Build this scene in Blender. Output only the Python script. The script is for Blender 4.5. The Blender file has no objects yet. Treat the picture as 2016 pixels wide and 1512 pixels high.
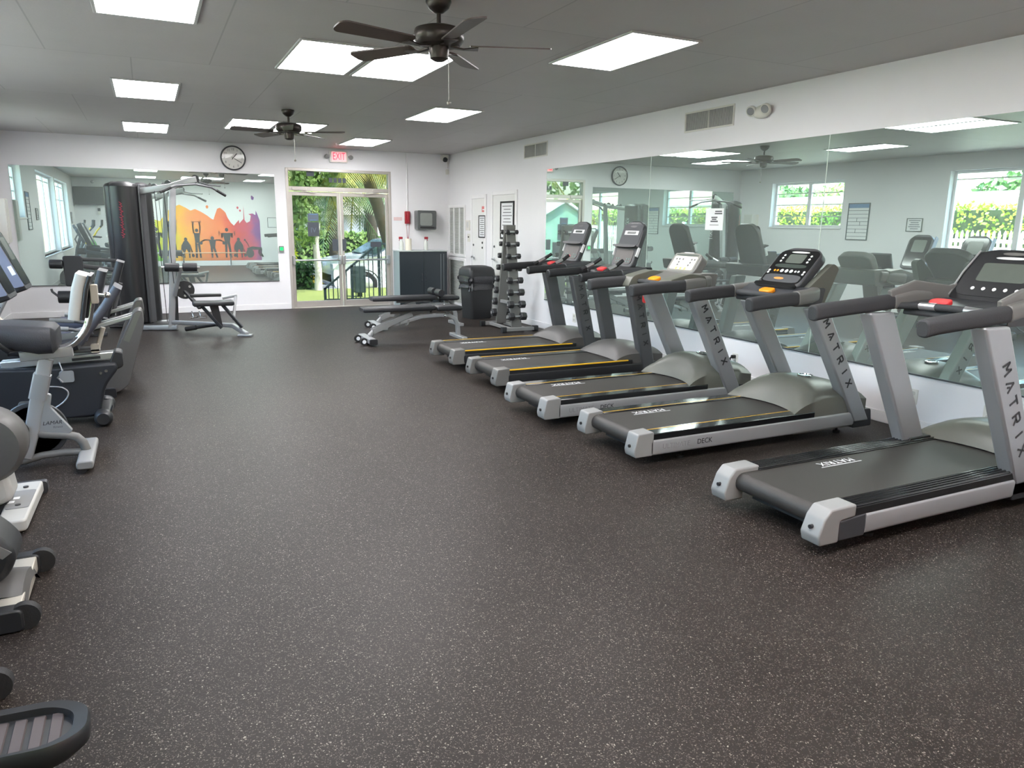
import bpy, bmesh, math, random
from mathutils import Vector, Matrix
random.seed(7)
PI = math.pi
V = Vector
scene = bpy.context.scene
COL = scene.collection

# ------------------------------------------------------------------ room constants (metres)
XL, XR = -2.09, 5.54          # left (window) wall, right (mirror) wall
YF, YB = 14.30, -0.30         # far wall (glass doors), rear wall (mural)
H = 2.94
WT = 0.22                     # wall thickness

# ------------------------------------------------------------------ materials
def lin(c):
    return tuple(((v/255.0)/12.92 if v/255.0 <= 0.04045 else (((v/255.0)+0.055)/1.055)**2.4) for v in c)

MATS = {}
def mat(name, rgb, rough=0.5, metal=0.0, var=0.06, scale=14.0, bump=0.0, bscale=60.0, spec=None, emit=None, estr=0.0, coat=0.0):
    if name in MATS: return MATS[name]
    m = bpy.data.materials.new(name); m.use_nodes = True
    nt = m.node_tree; b = nt.nodes['Principled BSDF']
    c = lin(rgb)
    tc = nt.nodes.new('ShaderNodeTexCoord')
    nz = nt.nodes.new('ShaderNodeTexNoise'); nz.inputs['Scale'].default_value = scale; nz.inputs['Detail'].default_value = 4
    nt.links.new(tc.outputs['Object'], nz.inputs['Vector'])
    mx = nt.nodes.new('ShaderNodeMix'); mx.data_type = 'RGBA'
    mx.inputs[6].default_value = (*[max(0, v*(1-var)) for v in c], 1)
    mx.inputs[7].default_value = (*[min(1, v*(1+var)) for v in c], 1)
    nt.links.new(nz.outputs['Fac'], mx.inputs[0]); nt.links.new(mx.outputs[2], b.inputs['Base Color'])
    b.inputs['Roughness'].default_value = rough; b.inputs['Metallic'].default_value = metal
    if spec is not None: b.inputs['Specular IOR Level'].default_value = spec
    if coat: b.inputs['Coat Weight'].default_value = coat; b.inputs['Coat Roughness'].default_value = 0.1
    if bump:
        n2 = nt.nodes.new('ShaderNodeTexNoise'); n2.inputs['Scale'].default_value = bscale; n2.inputs['Detail'].default_value = 3
        nt.links.new(tc.outputs['Object'], n2.inputs['Vector'])
        bp = nt.nodes.new('ShaderNodeBump'); bp.inputs['Strength'].default_value = bump; bp.inputs['Distance'].default_value = 0.004
        nt.links.new(n2.outputs['Fac'], bp.inputs['Height']); nt.links.new(bp.outputs['Normal'], b.inputs['Normal'])
    if emit:
        b.inputs['Emission Color'].default_value = (*lin(emit), 1); b.inputs['Emission Strength'].default_value = estr
    MATS[name] = m
    return m

def floor_mat():
    m = bpy.data.materials.new('speckled_rubber'); m.use_nodes = True
    nt = m.node_tree; b = nt.nodes['Principled BSDF']; L = nt.links.new
    tc = nt.nodes.new('ShaderNodeTexCoord')
    # warp so that the flecks are irregular crumbs
    wn = nt.nodes.new('ShaderNodeTexNoise'); wn.inputs['Scale'].default_value = 55; L(tc.outputs['Object'], wn.inputs['Vector'])
    va = nt.nodes.new('ShaderNodeVectorMath'); va.operation = 'SCALE'; va.inputs['Scale'].default_value = 0.022; L(wn.outputs['Color'], va.inputs[0])
    ad = nt.nodes.new('ShaderNodeVectorMath'); ad.operation = 'ADD'; L(tc.outputs['Object'], ad.inputs[0]); L(va.outputs[0], ad.inputs[1])
    base = nt.nodes.new('ShaderNodeTexNoise'); base.inputs['Scale'].default_value = 1.3; base.inputs['Detail'].default_value = 5; L(tc.outputs['Object'], base.inputs['Vector'])
    cr0 = nt.nodes.new('ShaderNodeValToRGB'); cr0.color_ramp.elements[0].color = (0.0150, 0.0116, 0.0098, 1); cr0.color_ramp.elements[1].color = (0.0225, 0.0180, 0.0155, 1)
    cr0.color_ramp.elements[0].position = 0.3; cr0.color_ramp.elements[1].position = 0.7
    L(base.outputs['Fac'], cr0.inputs[0])
    prev = cr0.outputs['Color']
    for sc, frac, size, cols in ((112, 0.26, 0.29, ((0.27, 0.25, 0.21), (0.13, 0.105, 0.092))), (175, 0.50, 0.40, ((0.105, 0.088, 0.078), (0.05, 0.04, 0.035)))):
        vo = nt.nodes.new('ShaderNodeTexVoronoi'); vo.inputs['Scale'].default_value = sc; vo.feature = 'F1'; L(ad.outputs[0], vo.inputs['Vector'])
        sp = nt.nodes.new('ShaderNodeSeparateColor'); L(vo.outputs['Color'], sp.inputs[0])
        near = nt.nodes.new('ShaderNodeMath'); near.operation = 'LESS_THAN'; near.inputs[1].default_value = size; L(vo.outputs['Distance'], near.inputs[0])
        pick = nt.nodes.new('ShaderNodeMath'); pick.operation = 'LESS_THAN'; pick.inputs[1].default_value = frac; L(sp.outputs[0], pick.inputs[0])
        mu = nt.nodes.new('ShaderNodeMath'); mu.operation = 'MULTIPLY'; L(near.outputs[0], mu.inputs[0]); L(pick.outputs[0], mu.inputs[1])
        cm = nt.nodes.new('ShaderNodeMix'); cm.data_type = 'RGBA'; cm.inputs[6].default_value = (*cols[0], 1); cm.inputs[7].default_value = (*cols[1], 1); L(sp.outputs[1], cm.inputs[0])
        mx = nt.nodes.new('ShaderNodeMix'); mx.data_type = 'RGBA'; L(mu.outputs[0], mx.inputs[0]); L(prev, mx.inputs[6]); L(cm.outputs[2], mx.inputs[7])
        prev = mx.outputs[2]
    L(prev, b.inputs['Base Color'])
    b.inputs['Roughness'].default_value = 0.45; b.inputs['Specular IOR Level'].default_value = 0.15
    n2 = nt.nodes.new('ShaderNodeTexNoise'); n2.inputs['Scale'].default_value = 120; L(tc.outputs['Object'], n2.inputs['Vector'])
    bp = nt.nodes.new('ShaderNodeBump'); bp.inputs['Strength'].default_value = 0.35; bp.inputs['Distance'].default_value = 0.002
    L(n2.outputs['Fac'], bp.inputs['Height']); L(bp.outputs['Normal'], b.inputs['Normal'])
    return m

def ceiling_mat():
    m = mat('charcoal_ceiling', (184, 180, 178), 0.5, var=0.06, scale=2.2, bump=0.25, bscale=34)
    return m

def mirror_mat():
    m = bpy.data.materials.new('mirror_glass'); m.use_nodes = True
    nt = m.node_tree; nt.nodes.clear(); L = nt.links.new
    out = nt.nodes.new('ShaderNodeOutputMaterial')
    g = nt.nodes.new('ShaderNodeBsdfGlossy'); g.inputs['Color'].default_value = (0.60, 0.72, 0.67, 1); g.inputs['Roughness'].default_value = 0.0
    d = nt.nodes.new('ShaderNodeBsdfDiffuse'); d.inputs['Color'].default_value = (0.62, 0.70, 0.66, 1)   # pale diffuse mixed in to imitate glare veiling the reflection
    tc = nt.nodes.new('ShaderNodeTexCoord'); nz = nt.nodes.new('ShaderNodeTexNoise'); nz.inputs['Scale'].default_value = 1.2; L(tc.outputs['Object'], nz.inputs['Vector'])
    mr = nt.nodes.new('ShaderNodeMapRange'); mr.inputs['To Min'].default_value = 0.10; mr.inputs['To Max'].default_value = 0.20; L(nz.outputs['Fac'], mr.inputs['Value'])
    mx = nt.nodes.new('ShaderNodeMixShader'); L(mr.outputs[0], mx.inputs[0]); L(g.outputs[0], mx.inputs[1]); L(d.outputs[0], mx.inputs[2])
    L(mx.outputs[0], out.inputs['Surface'])
    MATS['mirror_glass'] = m
    return m

def glass_mat(name='clear_glass', tint=(0.93, 0.97, 0.95), refl=0.06):
    if name in MATS: return MATS[name]
    m = bpy.data.materials.new(name); m.use_nodes = True
    nt = m.node_tree; nt.nodes.clear(); L = nt.links.new
    out = nt.nodes.new('ShaderNodeOutputMaterial')
    t = nt.nodes.new('ShaderNodeBsdfTransparent'); t.inputs['Color'].default_value = (*tint, 1)
    g = nt.nodes.new('ShaderNodeBsdfGlossy'); g.inputs['Roughness'].default_value = 0.02; g.inputs['Color'].default_value = (1, 1, 1, 1)
    lw = nt.nodes.new('ShaderNodeLayerWeight'); lw.inputs['Blend'].default_value = 0.25
    mr = nt.nodes.new('ShaderNodeMapRange'); mr.inputs['To Min'].default_value = refl*0.5; mr.inputs['To Max'].default_value = refl*6; L(lw.outputs['Fresnel'], mr.inputs['Value'])
    mx = nt.nodes.new('ShaderNodeMixShader'); L(mr.outputs[0], mx.inputs[0]); L(t.outputs[0], mx.inputs[1]); L(g.outputs[0], mx.inputs[2])
    L(mx.outputs[0], out.inputs['Surface']); MATS[name] = m
    return m

def leaf_mat(name, rgb1, rgb2):
    if name in MATS: return MATS[name]
    m = bpy.data.materials.new(name); m.use_nodes = True
    nt = m.node_tree; b = nt.nodes['Principled BSDF']; L = nt.links.new
    tc = nt.nodes.new('ShaderNodeTexCoord'); nz = nt.nodes.new('ShaderNodeTexNoise'); nz.inputs['Scale'].default_value = 2.4; nz.inputs['Detail'].default_value = 6
    L(tc.outputs['Object'], nz.inputs['Vector'])
    cr = nt.nodes.new('ShaderNodeValToRGB'); cr.color_ramp.elements[0].position = 0.35; cr.color_ramp.elements[1].position = 0.65
    cr.color_ramp.elements[0].color = (*lin(rgb1), 1); cr.color_ramp.elements[1].color = (*lin(rgb2), 1)
    L(nz.outputs['Fac'], cr.inputs[0]); L(cr.outputs[0], b.inputs['Base Color'])
    b.inputs['Roughness'].default_value = 0.5
    tr = nt.nodes.new('ShaderNodeBsdfTranslucent'); L(cr.outputs[0], tr.inputs['Color'])
    mx = nt.nodes.new('ShaderNodeMixShader'); mx.inputs[0].default_value = 0.35
    L(b.outputs[0], mx.inputs[1]); L(tr.outputs[0], mx.inputs[2]); L(mx.outputs[0], nt.nodes['Material Output'].inputs['Surface'])
    MATS[name] = m
    return m

WHITE = mat('white_wall_paint', (231, 230, 232), 0.6, var=0.02, scale=3, bump=0.08, bscale=90)
TRIM = mat('white_trim_paint', (234, 233, 234), 0.4, var=0.02)
CEIL = ceiling_mat()
FLOOR = floor_mat()
MIRROR = mirror_mat()
GLASS = glass_mat()
TINTED = glass_mat('tinted_glass', (0.38, 0.40, 0.40), 0.05)
SILVER = mat('silver_paint', (164, 166, 168), 0.36, 0.55, var=0.03)
SILVER2 = mat('pale_silver_paint', (166, 167, 168), 0.35, 0.4, var=0.03)
DKSILVER = mat('graphite_paint', (92, 93, 95), 0.38, 0.5, var=0.04)
ALU = mat('brushed_aluminium', (205, 206, 208), 0.28, 0.9, var=0.04)
CHROME = mat('chrome', (225, 226, 228), 0.08, 1.0, var=0.01)
HOODG = mat('olive_grey_plastic', (92, 93, 85), 0.38, var=0.05, scale=40)
HOODD = mat('taupe_grey_plastic', (80, 78, 76), 0.42, var=0.05, scale=40)
CAPG = mat('light_grey_plastic', (132, 132, 131), 0.45, var=0.04)
BLACKP = mat('black_plastic', (34, 35, 37), 0.42, var=0.10, scale=50)
DARKP = mat('dark_grey_plastic', (58, 59, 62), 0.42, var=0.08, scale=50)
MIDP = mat('mid_grey_plastic', (104, 103, 100), 0.45, var=0.05)
GLOSSB = mat('gloss_black', (22, 23, 25), 0.14, var=0.05, coat=0.6)
RUBBER = mat('black_rubber', (30, 30, 31), 0.7, var=0.1, bump=0.3, bscale=140)
FOAM = mat('charcoal_foam', (52, 53, 55), 0.75, var=0.08, scale=60, bump=0.35, bscale=220)
BELT = mat('treadmill_belt', (47, 44, 41), 0.55, var=0.10, scale=5, bump=0.2, bscale=240)
VINYL = mat('black_vinyl', (40, 41, 44), 0.42, var=0.08, bump=0.2, bscale=160)
NAVYV = mat('navy_cloth', (58, 62, 78), 0.7, var=0.1, bump=0.3, bscale=120)
GREYFAB = mat('grey_pad_edge', (176, 172, 164), 0.6, var=0.06, bump=0.2, bscale=160)
BEIGEM = mat('beige_metal', (176, 170, 158), 0.42, 0.25, var=0.05)
YELLOW = mat('yellow_paint', (238, 205, 28), 0.4, var=0.04)
GOLDSTRIPE = mat('gold_stripe', (226, 178, 40), 0.35, var=0.03)
ORANGE = mat('orange_plastic', (250, 150, 20), 0.35, var=0.05)
RED = mat('red_plastic', (205, 48, 52), 0.4, var=0.05)
REDP = mat('dark_red_plastic', (160, 40, 52), 0.35, var=0.05)
INK = mat('black_ink', (28, 28, 30), 0.6, var=0.02)
GREYINK = mat('grey_ink', (96, 97, 100), 0.6, var=0.02)
PALEINK = mat('pale_ink', (216, 217, 218), 0.5, var=0.02)
PAPER = mat('white_paper', (228, 230, 232), 0.7, var=0.02)
BLUEP = mat('blue_print', (96, 136, 178), 0.6, var=0.05)
OFFWHITE = mat('off_white_plastic', (216, 214, 206), 0.45, var=0.03)
DUMB = mat('dumbbell_rubber', (44, 44, 46), 0.5, var=0.1, bump=0.2, bscale=150)
BRONZE = mat('dark_bronze', (62, 56, 52), 0.35, 0.6, var=0.08)
BLADE = mat('fan_blade_wood', (84, 74, 68), 0.45, var=0.12, scale=9)
LENS = mat('light_panel', (255, 252, 244), 0.4, var=0.0, emit=(252, 250, 251), estr=13.5)
LFRAME = mat('light_frame', (190, 190, 188), 0.45, var=0.02)
DOORALU = mat('door_aluminium', (196, 190, 184), 0.38, 0.55, var=0.04)
GREYINNER = mat('louvre_grey', (202, 203, 200), 0.5, var=0.04)
SMOKE = mat('smoked_plastic', (82, 86, 86), 0.2, var=0.08, coat=0.3)
CABINET = mat('blue_black_laminate', (44, 52, 57), 0.3, var=0.05)
CABSIDE = mat('pale_laminate', (150, 166, 168), 0.4, var=0.03)
BAG = mat('bin_liner', (54, 54, 57), 0.22, var=0.2, bump=1.0, bscale=40)
BIN = mat('bin_plastic', (40, 41, 43), 0.5, var=0.06)
SCREENG = mat('grey_screen', (92, 98, 92), 0.25, var=0.05)
OVERLAY = mat('beige_overlay', (206, 202, 184), 0.45, var=0.04)
EXITRED = mat('exit_red', (235, 50, 70), 0.5, var=0.02, emit=(255, 40, 62), estr=1.2)
EXITBODY = mat('exit_face', (236, 190, 190), 0.5, var=0.02, emit=(255, 150, 155), estr=0.5)
GREENL = mat('green_button', (20, 190, 90), 0.4, var=0.02, emit=(10, 220, 95), estr=0.9)
WOODB = mat('pale_wood', (214, 176, 138), 0.45, var=0.08, scale=20)

# ------------------------------------------------------------------ mesh builder
class MB:
    def __init__(s): s.bm = bmesh.new()
    def _addbm(s, verts, faces):
        vs = [s.bm.verts.new(v) for v in verts]
        for f in faces:
            try: s.bm.faces.new([vs[i] for i in f])
            except ValueError: pass
        return s
    def box(s, c, d, rot=None):
        hx, hy, hz = d[0]/2, d[1]/2, d[2]/2
        P = [V((x, y, z)) for x in (-hx, hx) for y in (-hy, hy) for z in (-hz, hz)]
        if rot is not None: P = [rot @ p for p in P]
        c = V(c)
        return s._addbm([p+c for p in P], [(0,1,3,2),(4,6,7,5),(0,4,5,1),(2,3,7,6),(0,2,6,4),(1,5,7,3)])
    def b(s, x0, x1, y0, y1, z0, z1):
        return s.box(((x0+x1)/2, (y0+y1)/2, (z0+z1)/2), (abs(x1-x0), abs(y1-y0), abs(z1-z0)))
    def sweep(s, pts, prof, up=(0,0,1), caps=True, closed=False):
        pts = [V(p) for p in pts]; n = len(pts); rings = []
        up = V(up)
        for i in range(n):
            if closed: t = pts[(i+1) % n]-pts[i-1]
            elif i == 0: t = pts[1]-pts[0]
            elif i == n-1: t = pts[-1]-pts[-2]
            else: t = (pts[i+1]-pts[i]).normalized()+(pts[i]-pts[i-1]).normalized()
            t.normalize()
            u = up - t*up.dot(t)
            if u.length < 1e-4: u = V((1,0,0)) - t*t.x
            u.normalize(); r = t.cross(u)
            k = 1.0
            if 0 < i < n-1 and not closed:
                c = (pts[i+1]-pts[i]).normalized().dot(t); k = 1/max(c, 0.5)
            rings.append([s.bm.verts.new(pts[i]+r*a*k+u*b_) if False else s.bm.verts.new(pts[i]+r*a+u*b_) for a, b_ in prof])
        m = len(prof)
        for i in range(n if closed else n-1):
            A, B = rings[i], rings[(i+1) % n]
            for j in range(m):
                s.bm.faces.new((A[j], A[(j+1) % m], B[(j+1) % m], B[j]))
        if caps and not closed:
            s.bm.faces.new(rings[0][::-1]); s.bm.faces.new(rings[-1])
        return s
    def tube(s, pts, r, seg=10, up=(0,0,1), closed=False):
        return s.sweep(pts, [(r*math.cos(2*PI*j/seg), r*math.sin(2*PI*j/seg)) for j in range(seg)], up, True, closed)
    def bar(s, p0, p1, w, h, up=(0,0,1)):
        return s.sweep([p0, p1], [(-w/2,-h/2),(w/2,-h/2),(w/2,h/2),(-w/2,h/2)], up)
    def rbar(s, pts, w, h, up=(0,0,1), rad=None, seg=3):
        rad = rad if rad else min(w, h)*0.3
        return s.sweep(pts, rrect(w, h, rad, seg), up)
    def cyl(s, p0, p1, r0, r1=None, seg=20):
        p0, p1 = V(p0), V(p1); r1 = r0 if r1 is None else r1
        t = (p1-p0).normalized(); u = V((0,0,1)) if abs(t.z) < 0.9 else V((1,0,0))
        u = (u-t*u.dot(t)).normalized(); w = t.cross(u)
        A = [s.bm.verts.new(p0+(u*math.cos(2*PI*j/seg)+w*math.sin(2*PI*j/seg))*r0) for j in range(seg)]
        B = [s.bm.verts.new(p1+(u*math.cos(2*PI*j/seg)+w*math.sin(2*PI*j/seg))*r1) for j in range(seg)]
        for j in range(seg): s.bm.faces.new((A[j], A[(j+1)%seg], B[(j+1)%seg], B[j]))
        s.bm.faces.new(A[::-1]); s.bm.faces.new(B)
        return s
    def lathe(s, c, prof, axis=(0,0,1), seg=28, a0=0, a1=2*PI):
        c = V(c); t = V(axis).normalized(); u = V((1,0,0)) if abs(t.x) < 0.9 else V((0,1,0))
        u = (u-t*u.dot(t)).normalized(); w = t.cross(u)
        full = abs(a1-a0-2*PI) < 1e-6; n = seg if full else seg+1
        rings = []
        for r, z in prof:
            rings.append([s.bm.verts.new(c+t*z+(u*math.cos(a0+(a1-a0)*j/seg)+w*math.sin(a0+(a1-a0)*j/seg))*max(r, 1e-4)) for j in range(n)])
        for i in range(len(prof)-1):
            for j in range(n if full else n-1):
                k = (j+1) % n
                s.bm.faces.new((rings[i][j], rings[i][k], rings[i+1][k], rings[i+1][j]))
        if full:
            s.bm.faces.new(rings[0][::-1]); s.bm.faces.new(rings[-1])
        return s
    def prism(s, pts, axis, a, b_):
        def P(q, d):
            if axis == 'y': return V((q[0], d, q[1]))
            if axis == 'x': return V((d, q[0], q[1]))
            return V((q[0], q[1], d))
        A = [s.bm.verts.new(P(q, a)) for q in pts]; B = [s.bm.verts.new(P(q, b_)) for q in pts]
        n = len(pts)
        for j in range(n): s.bm.faces.new((A[j], A[(j+1)%n], B[(j+1)%n], B[j]))
        s.bm.faces.new(A[::-1]); s.bm.faces.new(B)
        return s
    def loft(s, rings, caps=True):
        R = [[s.bm.verts.new(p) for p in r] for r in rings]; m = len(rings[0])
        for i in range(len(R)-1):
            for j in range(m): s.bm.faces.new((R[i][j], R[i][(j+1)%m], R[i+1][(j+1)%m], R[i+1][j]))
        if caps: s.bm.faces.new(R[0][::-1]); s.bm.faces.new(R[-1])
        return s
    def grid(s, rows):
        R = [[s.bm.verts.new(p) for p in r] for r in rows]
        for i in range(len(R)-1):
            for j in range(len(R[0])-1): s.bm.faces.new((R[i][j], R[i][j+1], R[i+1][j+1], R[i+1][j]))
        return s
    def ball(s, c, r, sc=(1,1,1), seg=16):
        c = V(c); prof = []
        n = seg//2
        rings = []
        for i in range(1, n):
            th = PI*i/n
            rings.append([c+V((r*math.sin(th)*math.cos(2*PI*j/seg)*sc[0], r*math.sin(th)*math.sin(2*PI*j/seg)*sc[1], -r*math.cos(th)*sc[2])) for j in range(seg)])
        return s.loft(rings)
    def rbox(s, c, d, rad, rot=None, seg=3, axis='z'):
        """box whose outline (in the plane normal to axis) has rounded corners"""
        w, h, t = {'z': (d[0], d[1], d[2]), 'y': (d[0], d[2], d[1]), 'x': (d[1], d[2], d[0])}[axis]
        pr = rrect(w, h, rad, seg); c = V(c)
        def P(q, e):
            p = V((q[0], q[1], e)) if axis == 'z' else (V((q[0], e, q[1])) if axis == 'y' else V((e, q[0], q[1])))
            return c + (rot @ p if rot is not None else p)
        A = [s.bm.verts.new(P(q, -t/2)) for q in pr]; B = [s.bm.verts.new(P(q, t/2)) for q in pr]; n = len(pr)
        for j in range(n): s.bm.faces.new((A[j], A[(j+1)%n], B[(j+1)%n], B[j]))
        s.bm.faces.new(A[::-1]); s.bm.faces.new(B)
        return s
    def text(s, string, size, o, xd, yd, depth=0.002, align='CENTER', shear=0.0, spacing=1.0, squash=1.0):
        me = text_mesh(string, size, depth, align, shear, spacing)
        xd, yd = V(xd).normalized(), V(yd).normalized(); zd = xd.cross(yd); o = V(o)
        vs = [s.bm.verts.new(o+xd*v.co.x*squash+yd*v.co.y+zd*v.co.z) for v in me.vertices]
        for p in me.polygons:
            try: s.bm.faces.new([vs[i] for i in p.vertices])
            except ValueError: pass
        bpy.data.meshes.remove(me)
        return s
    def strokes(s, lines, o, xd, yd, w, depth=0.002):
        """flat bars drawn along 2-D polylines on the plane (o, xd, yd)"""
        xd, yd = V(xd).normalized(), V(yd).normalized(); zd = xd.cross(yd); o = V(o)
        for ln in lines:
            for (a, b_), (c, d) in zip(ln, ln[1:]):
                s.bar(o+xd*a+yd*b_+zd*depth*0.5, o+xd*c+yd*d+zd*depth*0.5, w, depth, up=zd)
        return s
    def build(s, name, m, parent=None, bevel=0.0, smooth=True, seg=2, ang=38, sub=0):
        bmesh.ops.recalc_face_normals(s.bm, faces=s.bm.faces)
        me = bpy.data.meshes.new(name); s.bm.to_mesh(me); s.bm.free()
        if smooth:
            me.polygons.foreach_set('use_smooth', [True]*len(me.polygons))
            me.set_sharp_from_angle(angle=math.radians(ang))
        ms = m if isinstance(m, (list, tuple)) else [m]
        for k in ms: me.materials.append(k)
        o = bpy.data.objects.new(name, me); COL.objects.link(o)
        if parent: o.parent = parent
        if bevel:
            bv = o.modifiers.new('bevel', 'BEVEL'); bv.width = bevel; bv.segments = seg; bv.limit_method = 'ANGLE'; bv.angle_limit = math.radians(35)
        if sub:
            sb = o.modifiers.new('subsurf', 'SUBSURF'); sb.levels = sub; sb.render_levels = sub
        return o

def rrect(w, h, rad, seg=3):
    rad = min(rad, w/2-1e-4, h/2-1e-4); out = []
    for cx, cy, a in ((w/2-rad, h/2-rad, 0), (-w/2+rad, h/2-rad, PI/2), (-w/2+rad, -h/2+rad, PI), (w/2-rad, -h/2+rad, 1.5*PI)):
        for k in range(seg+1):
            t = a+PI/2*k/seg; out.append((cx+rad*math.cos(t), cy+rad*math.sin(t)))
    return out
def rpoly(pts, rad, seg=3):
    out = []; n = len(pts)
    for i in range(n):
        p, a, b = V(pts[i]).to_2d(), V(pts[i-1]).to_2d(), V(pts[(i+1) % n]).to_2d()
        d0, d1 = a-p, b-p; r = min(rad, d0.length*0.45, d1.length*0.45)
        p0, p1 = p+d0.normalized()*r, p+d1.normalized()*r
        for k in range(seg+1):
            t = k/seg; q = p0*(1-t)**2+p*2*t*(1-t)+p1*t*t; out.append((q.x, q.y))
    return out
def text_mesh(string, size, depth, align, shear, spacing):
    cu = bpy.data.curves.new('lettering', 'FONT'); cu.body = string; cu.size = size; cu.extrude = depth/2
    cu.align_x = align; cu.align_y = 'CENTER'; cu.shear = shear; cu.space_character = spacing; cu.resolution_u = 3
    ob = bpy.data.objects.new('lettering', cu); COL.objects.link(ob)
    bpy.context.view_layer.update()
    me = bpy.data.meshes.new_from_object(ob.evaluated_get(bpy.context.evaluated_depsgraph_get()))
    bpy.data.objects.remove(ob); bpy.data.curves.remove(cu)
    return me
def arc(cx, cy, r, a0, a1, n):
    return [(cx+r*math.cos(math.radians(a0+(a1-a0)*i/n)), cy+r*math.sin(math.radians(a0+(a1-a0)*i/n))) for i in range(n+1)]
def bez(p0, p1, p2, n=8):
    p0, p1, p2 = V(p0), V(p1), V(p2)
    return [p0*(1-t)**2+p1*2*t*(1-t)+p2*t*t for t in [i/n for i in range(n+1)]]

# ------------------------------------------------------------------ tagging
def tag(o, label=None, cat=None, group=None, kind=None):
    if label: o['label'] = label
    if cat: o['category'] = cat
    if group: o['group'] = group
    if kind: o['kind'] = kind
    return o
def thing(name, label, cat, loc=(0,0,0), rz=0.0, group=None):
    o = bpy.data.objects.new(name, None); COL.objects.link(o); o.location = loc; o.rotation_euler = (0,0,rz)
    o.empty_display_size = 0.1
    return tag(o, label, cat, group)
def struct(mb, name, m, label=None, parent=None, **k):
    o = mb.build(name, m, parent, **k)
    if parent is None:
        o['kind'] = 'structure'
        o['label'] = label; o['category'] = name.split('_')[0]
    return o
def kids(o): return [c for c in bpy.data.objects if c.parent == o]
def dup(root, loc, rz=None, label=None):
    r = root.copy(); COL.objects.link(r); r.location = loc
    if rz is not None: r.rotation_euler = (0,0,rz)
    if label: r['label'] = label
    for ch in kids(root):
        c = ch.copy(); COL.objects.link(c); c.parent = r
        for g in kids(ch):
            d = g.copy(); COL.objects.link(d); d.parent = c
    return r

# ================================================================== SETTING
nt = CEIL.node_tree
bt = nt.nodes.new('ShaderNodeTexBrick'); bt.inputs['Scale'].default_value = 1.0; bt.inputs['Brick Width'].default_value = 1.22; bt.inputs['Row Height'].default_value = 2.44
bt.inputs['Mortar Size'].default_value = 0.006; bt.offset = 0.5
bt.inputs['Color1'].default_value = (1,1,1,1); bt.inputs['Color2'].default_value = (0.93,0.93,0.93,1); bt.inputs['Mortar'].default_value = (0.72,0.72,0.72,1)
tcc = nt.nodes.new('ShaderNodeTexCoord'); nt.links.new(tcc.outputs['Object'], bt.inputs['Vector'])
mm = nt.nodes.new('ShaderNodeMix'); mm.data_type = 'RGBA'; mm.blend_type = 'MULTIPLY'; mm.inputs[0].default_value = 1.0
bs = nt.nodes['Principled BSDF']; src = bs.inputs['Base Color'].links[0].from_socket
nt.links.new(src, mm.inputs[6]); nt.links.new(bt.outputs['Color'], mm.inputs[7]); nt.links.new(mm.outputs[2], bs.inputs['Base Color'])

struct(MB().b(XL-WT, XR+WT, YB-WT, YF+WT, -0.15, 0), 'floor', FLOOR, 'speckled black rubber gym floor', smooth=False)
struct(MB().b(XL-WT, XR+WT, YB-WT, YF+WT, H, H+0.25), 'ceiling', CEIL, 'charcoal painted ceiling with faint panel seams', smooth=False)

DX0, DX1, DZ1 = 2.35, 4.33, 2.567
w = MB(); w.b(XL-WT, DX0, YF, YF+WT, 0, H); w.b(DX1, XR+WT, YF, YF+WT, 0, H); w.b(DX0, DX1, YF, YF+WT, DZ1, H)
struct(w, 'wall_far', WHITE, 'white far wall around the glass entrance doors', smooth=False)
struct(MB().b(XR, XR+WT, YB, YF, 0, H), 'wall_right', WHITE, 'white right wall that carries the long mirrors', smooth=False)
struct(MB().b(XL-WT, XR+WT, YB-WT, YB, 0, H), 'wall_rear', WHITE, 'white rear wall with the painted mural', smooth=False)
WIN = [(11.25, 13.26, 1.62, 2.60), (5.30, 8.96, 0.76, 2.65), (1.63, 5.08, 0.74, 2.65)]
w = MB(); ys = [YB]
edges = sorted([(a, b_, c, d) for a, b_, c, d in WIN]); y = YB
for a, b_, c, d in edges:
    w.b(XL-WT, XL, y, a, 0, H); w.b(XL-WT, XL, a, b_, 0, c); w.b(XL-WT, XL, a, b_, d, H); y = b_
w.b(XL-WT, XL, y, YF, 0, H)
struct(w, 'wall_left', WHITE, 'white left wall with three windows', smooth=False)

# baseboards
w = MB(); w.b(XL, DX0-0.02, YF-0.016, YF, 0, 0.10)
struct(w, 'baseboard_far', TRIM, 'white baseboard on the far wall left of the entrance', bevel=0.004)
w = MB(); w.b(XR-0.016, XR, YB, 11.17, 0, 0.10)
struct(w, 'baseboard_right', TRIM, 'white baseboard under the long mirrors', bevel=0.004)
w = MB(); w.b(XL, XR, YB, YB+0.016, 0, 0.15)
struct(w, 'baseboard_rear', TRIM, 'white baseboard under the mural', bevel=0.004)
w = MB(); w.b(XL, XL+0.016, YB, YF, 0, 0.10)
struct(w, 'baseboard_left', TRIM, 'white baseboard under the windows', bevel=0.004)

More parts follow.
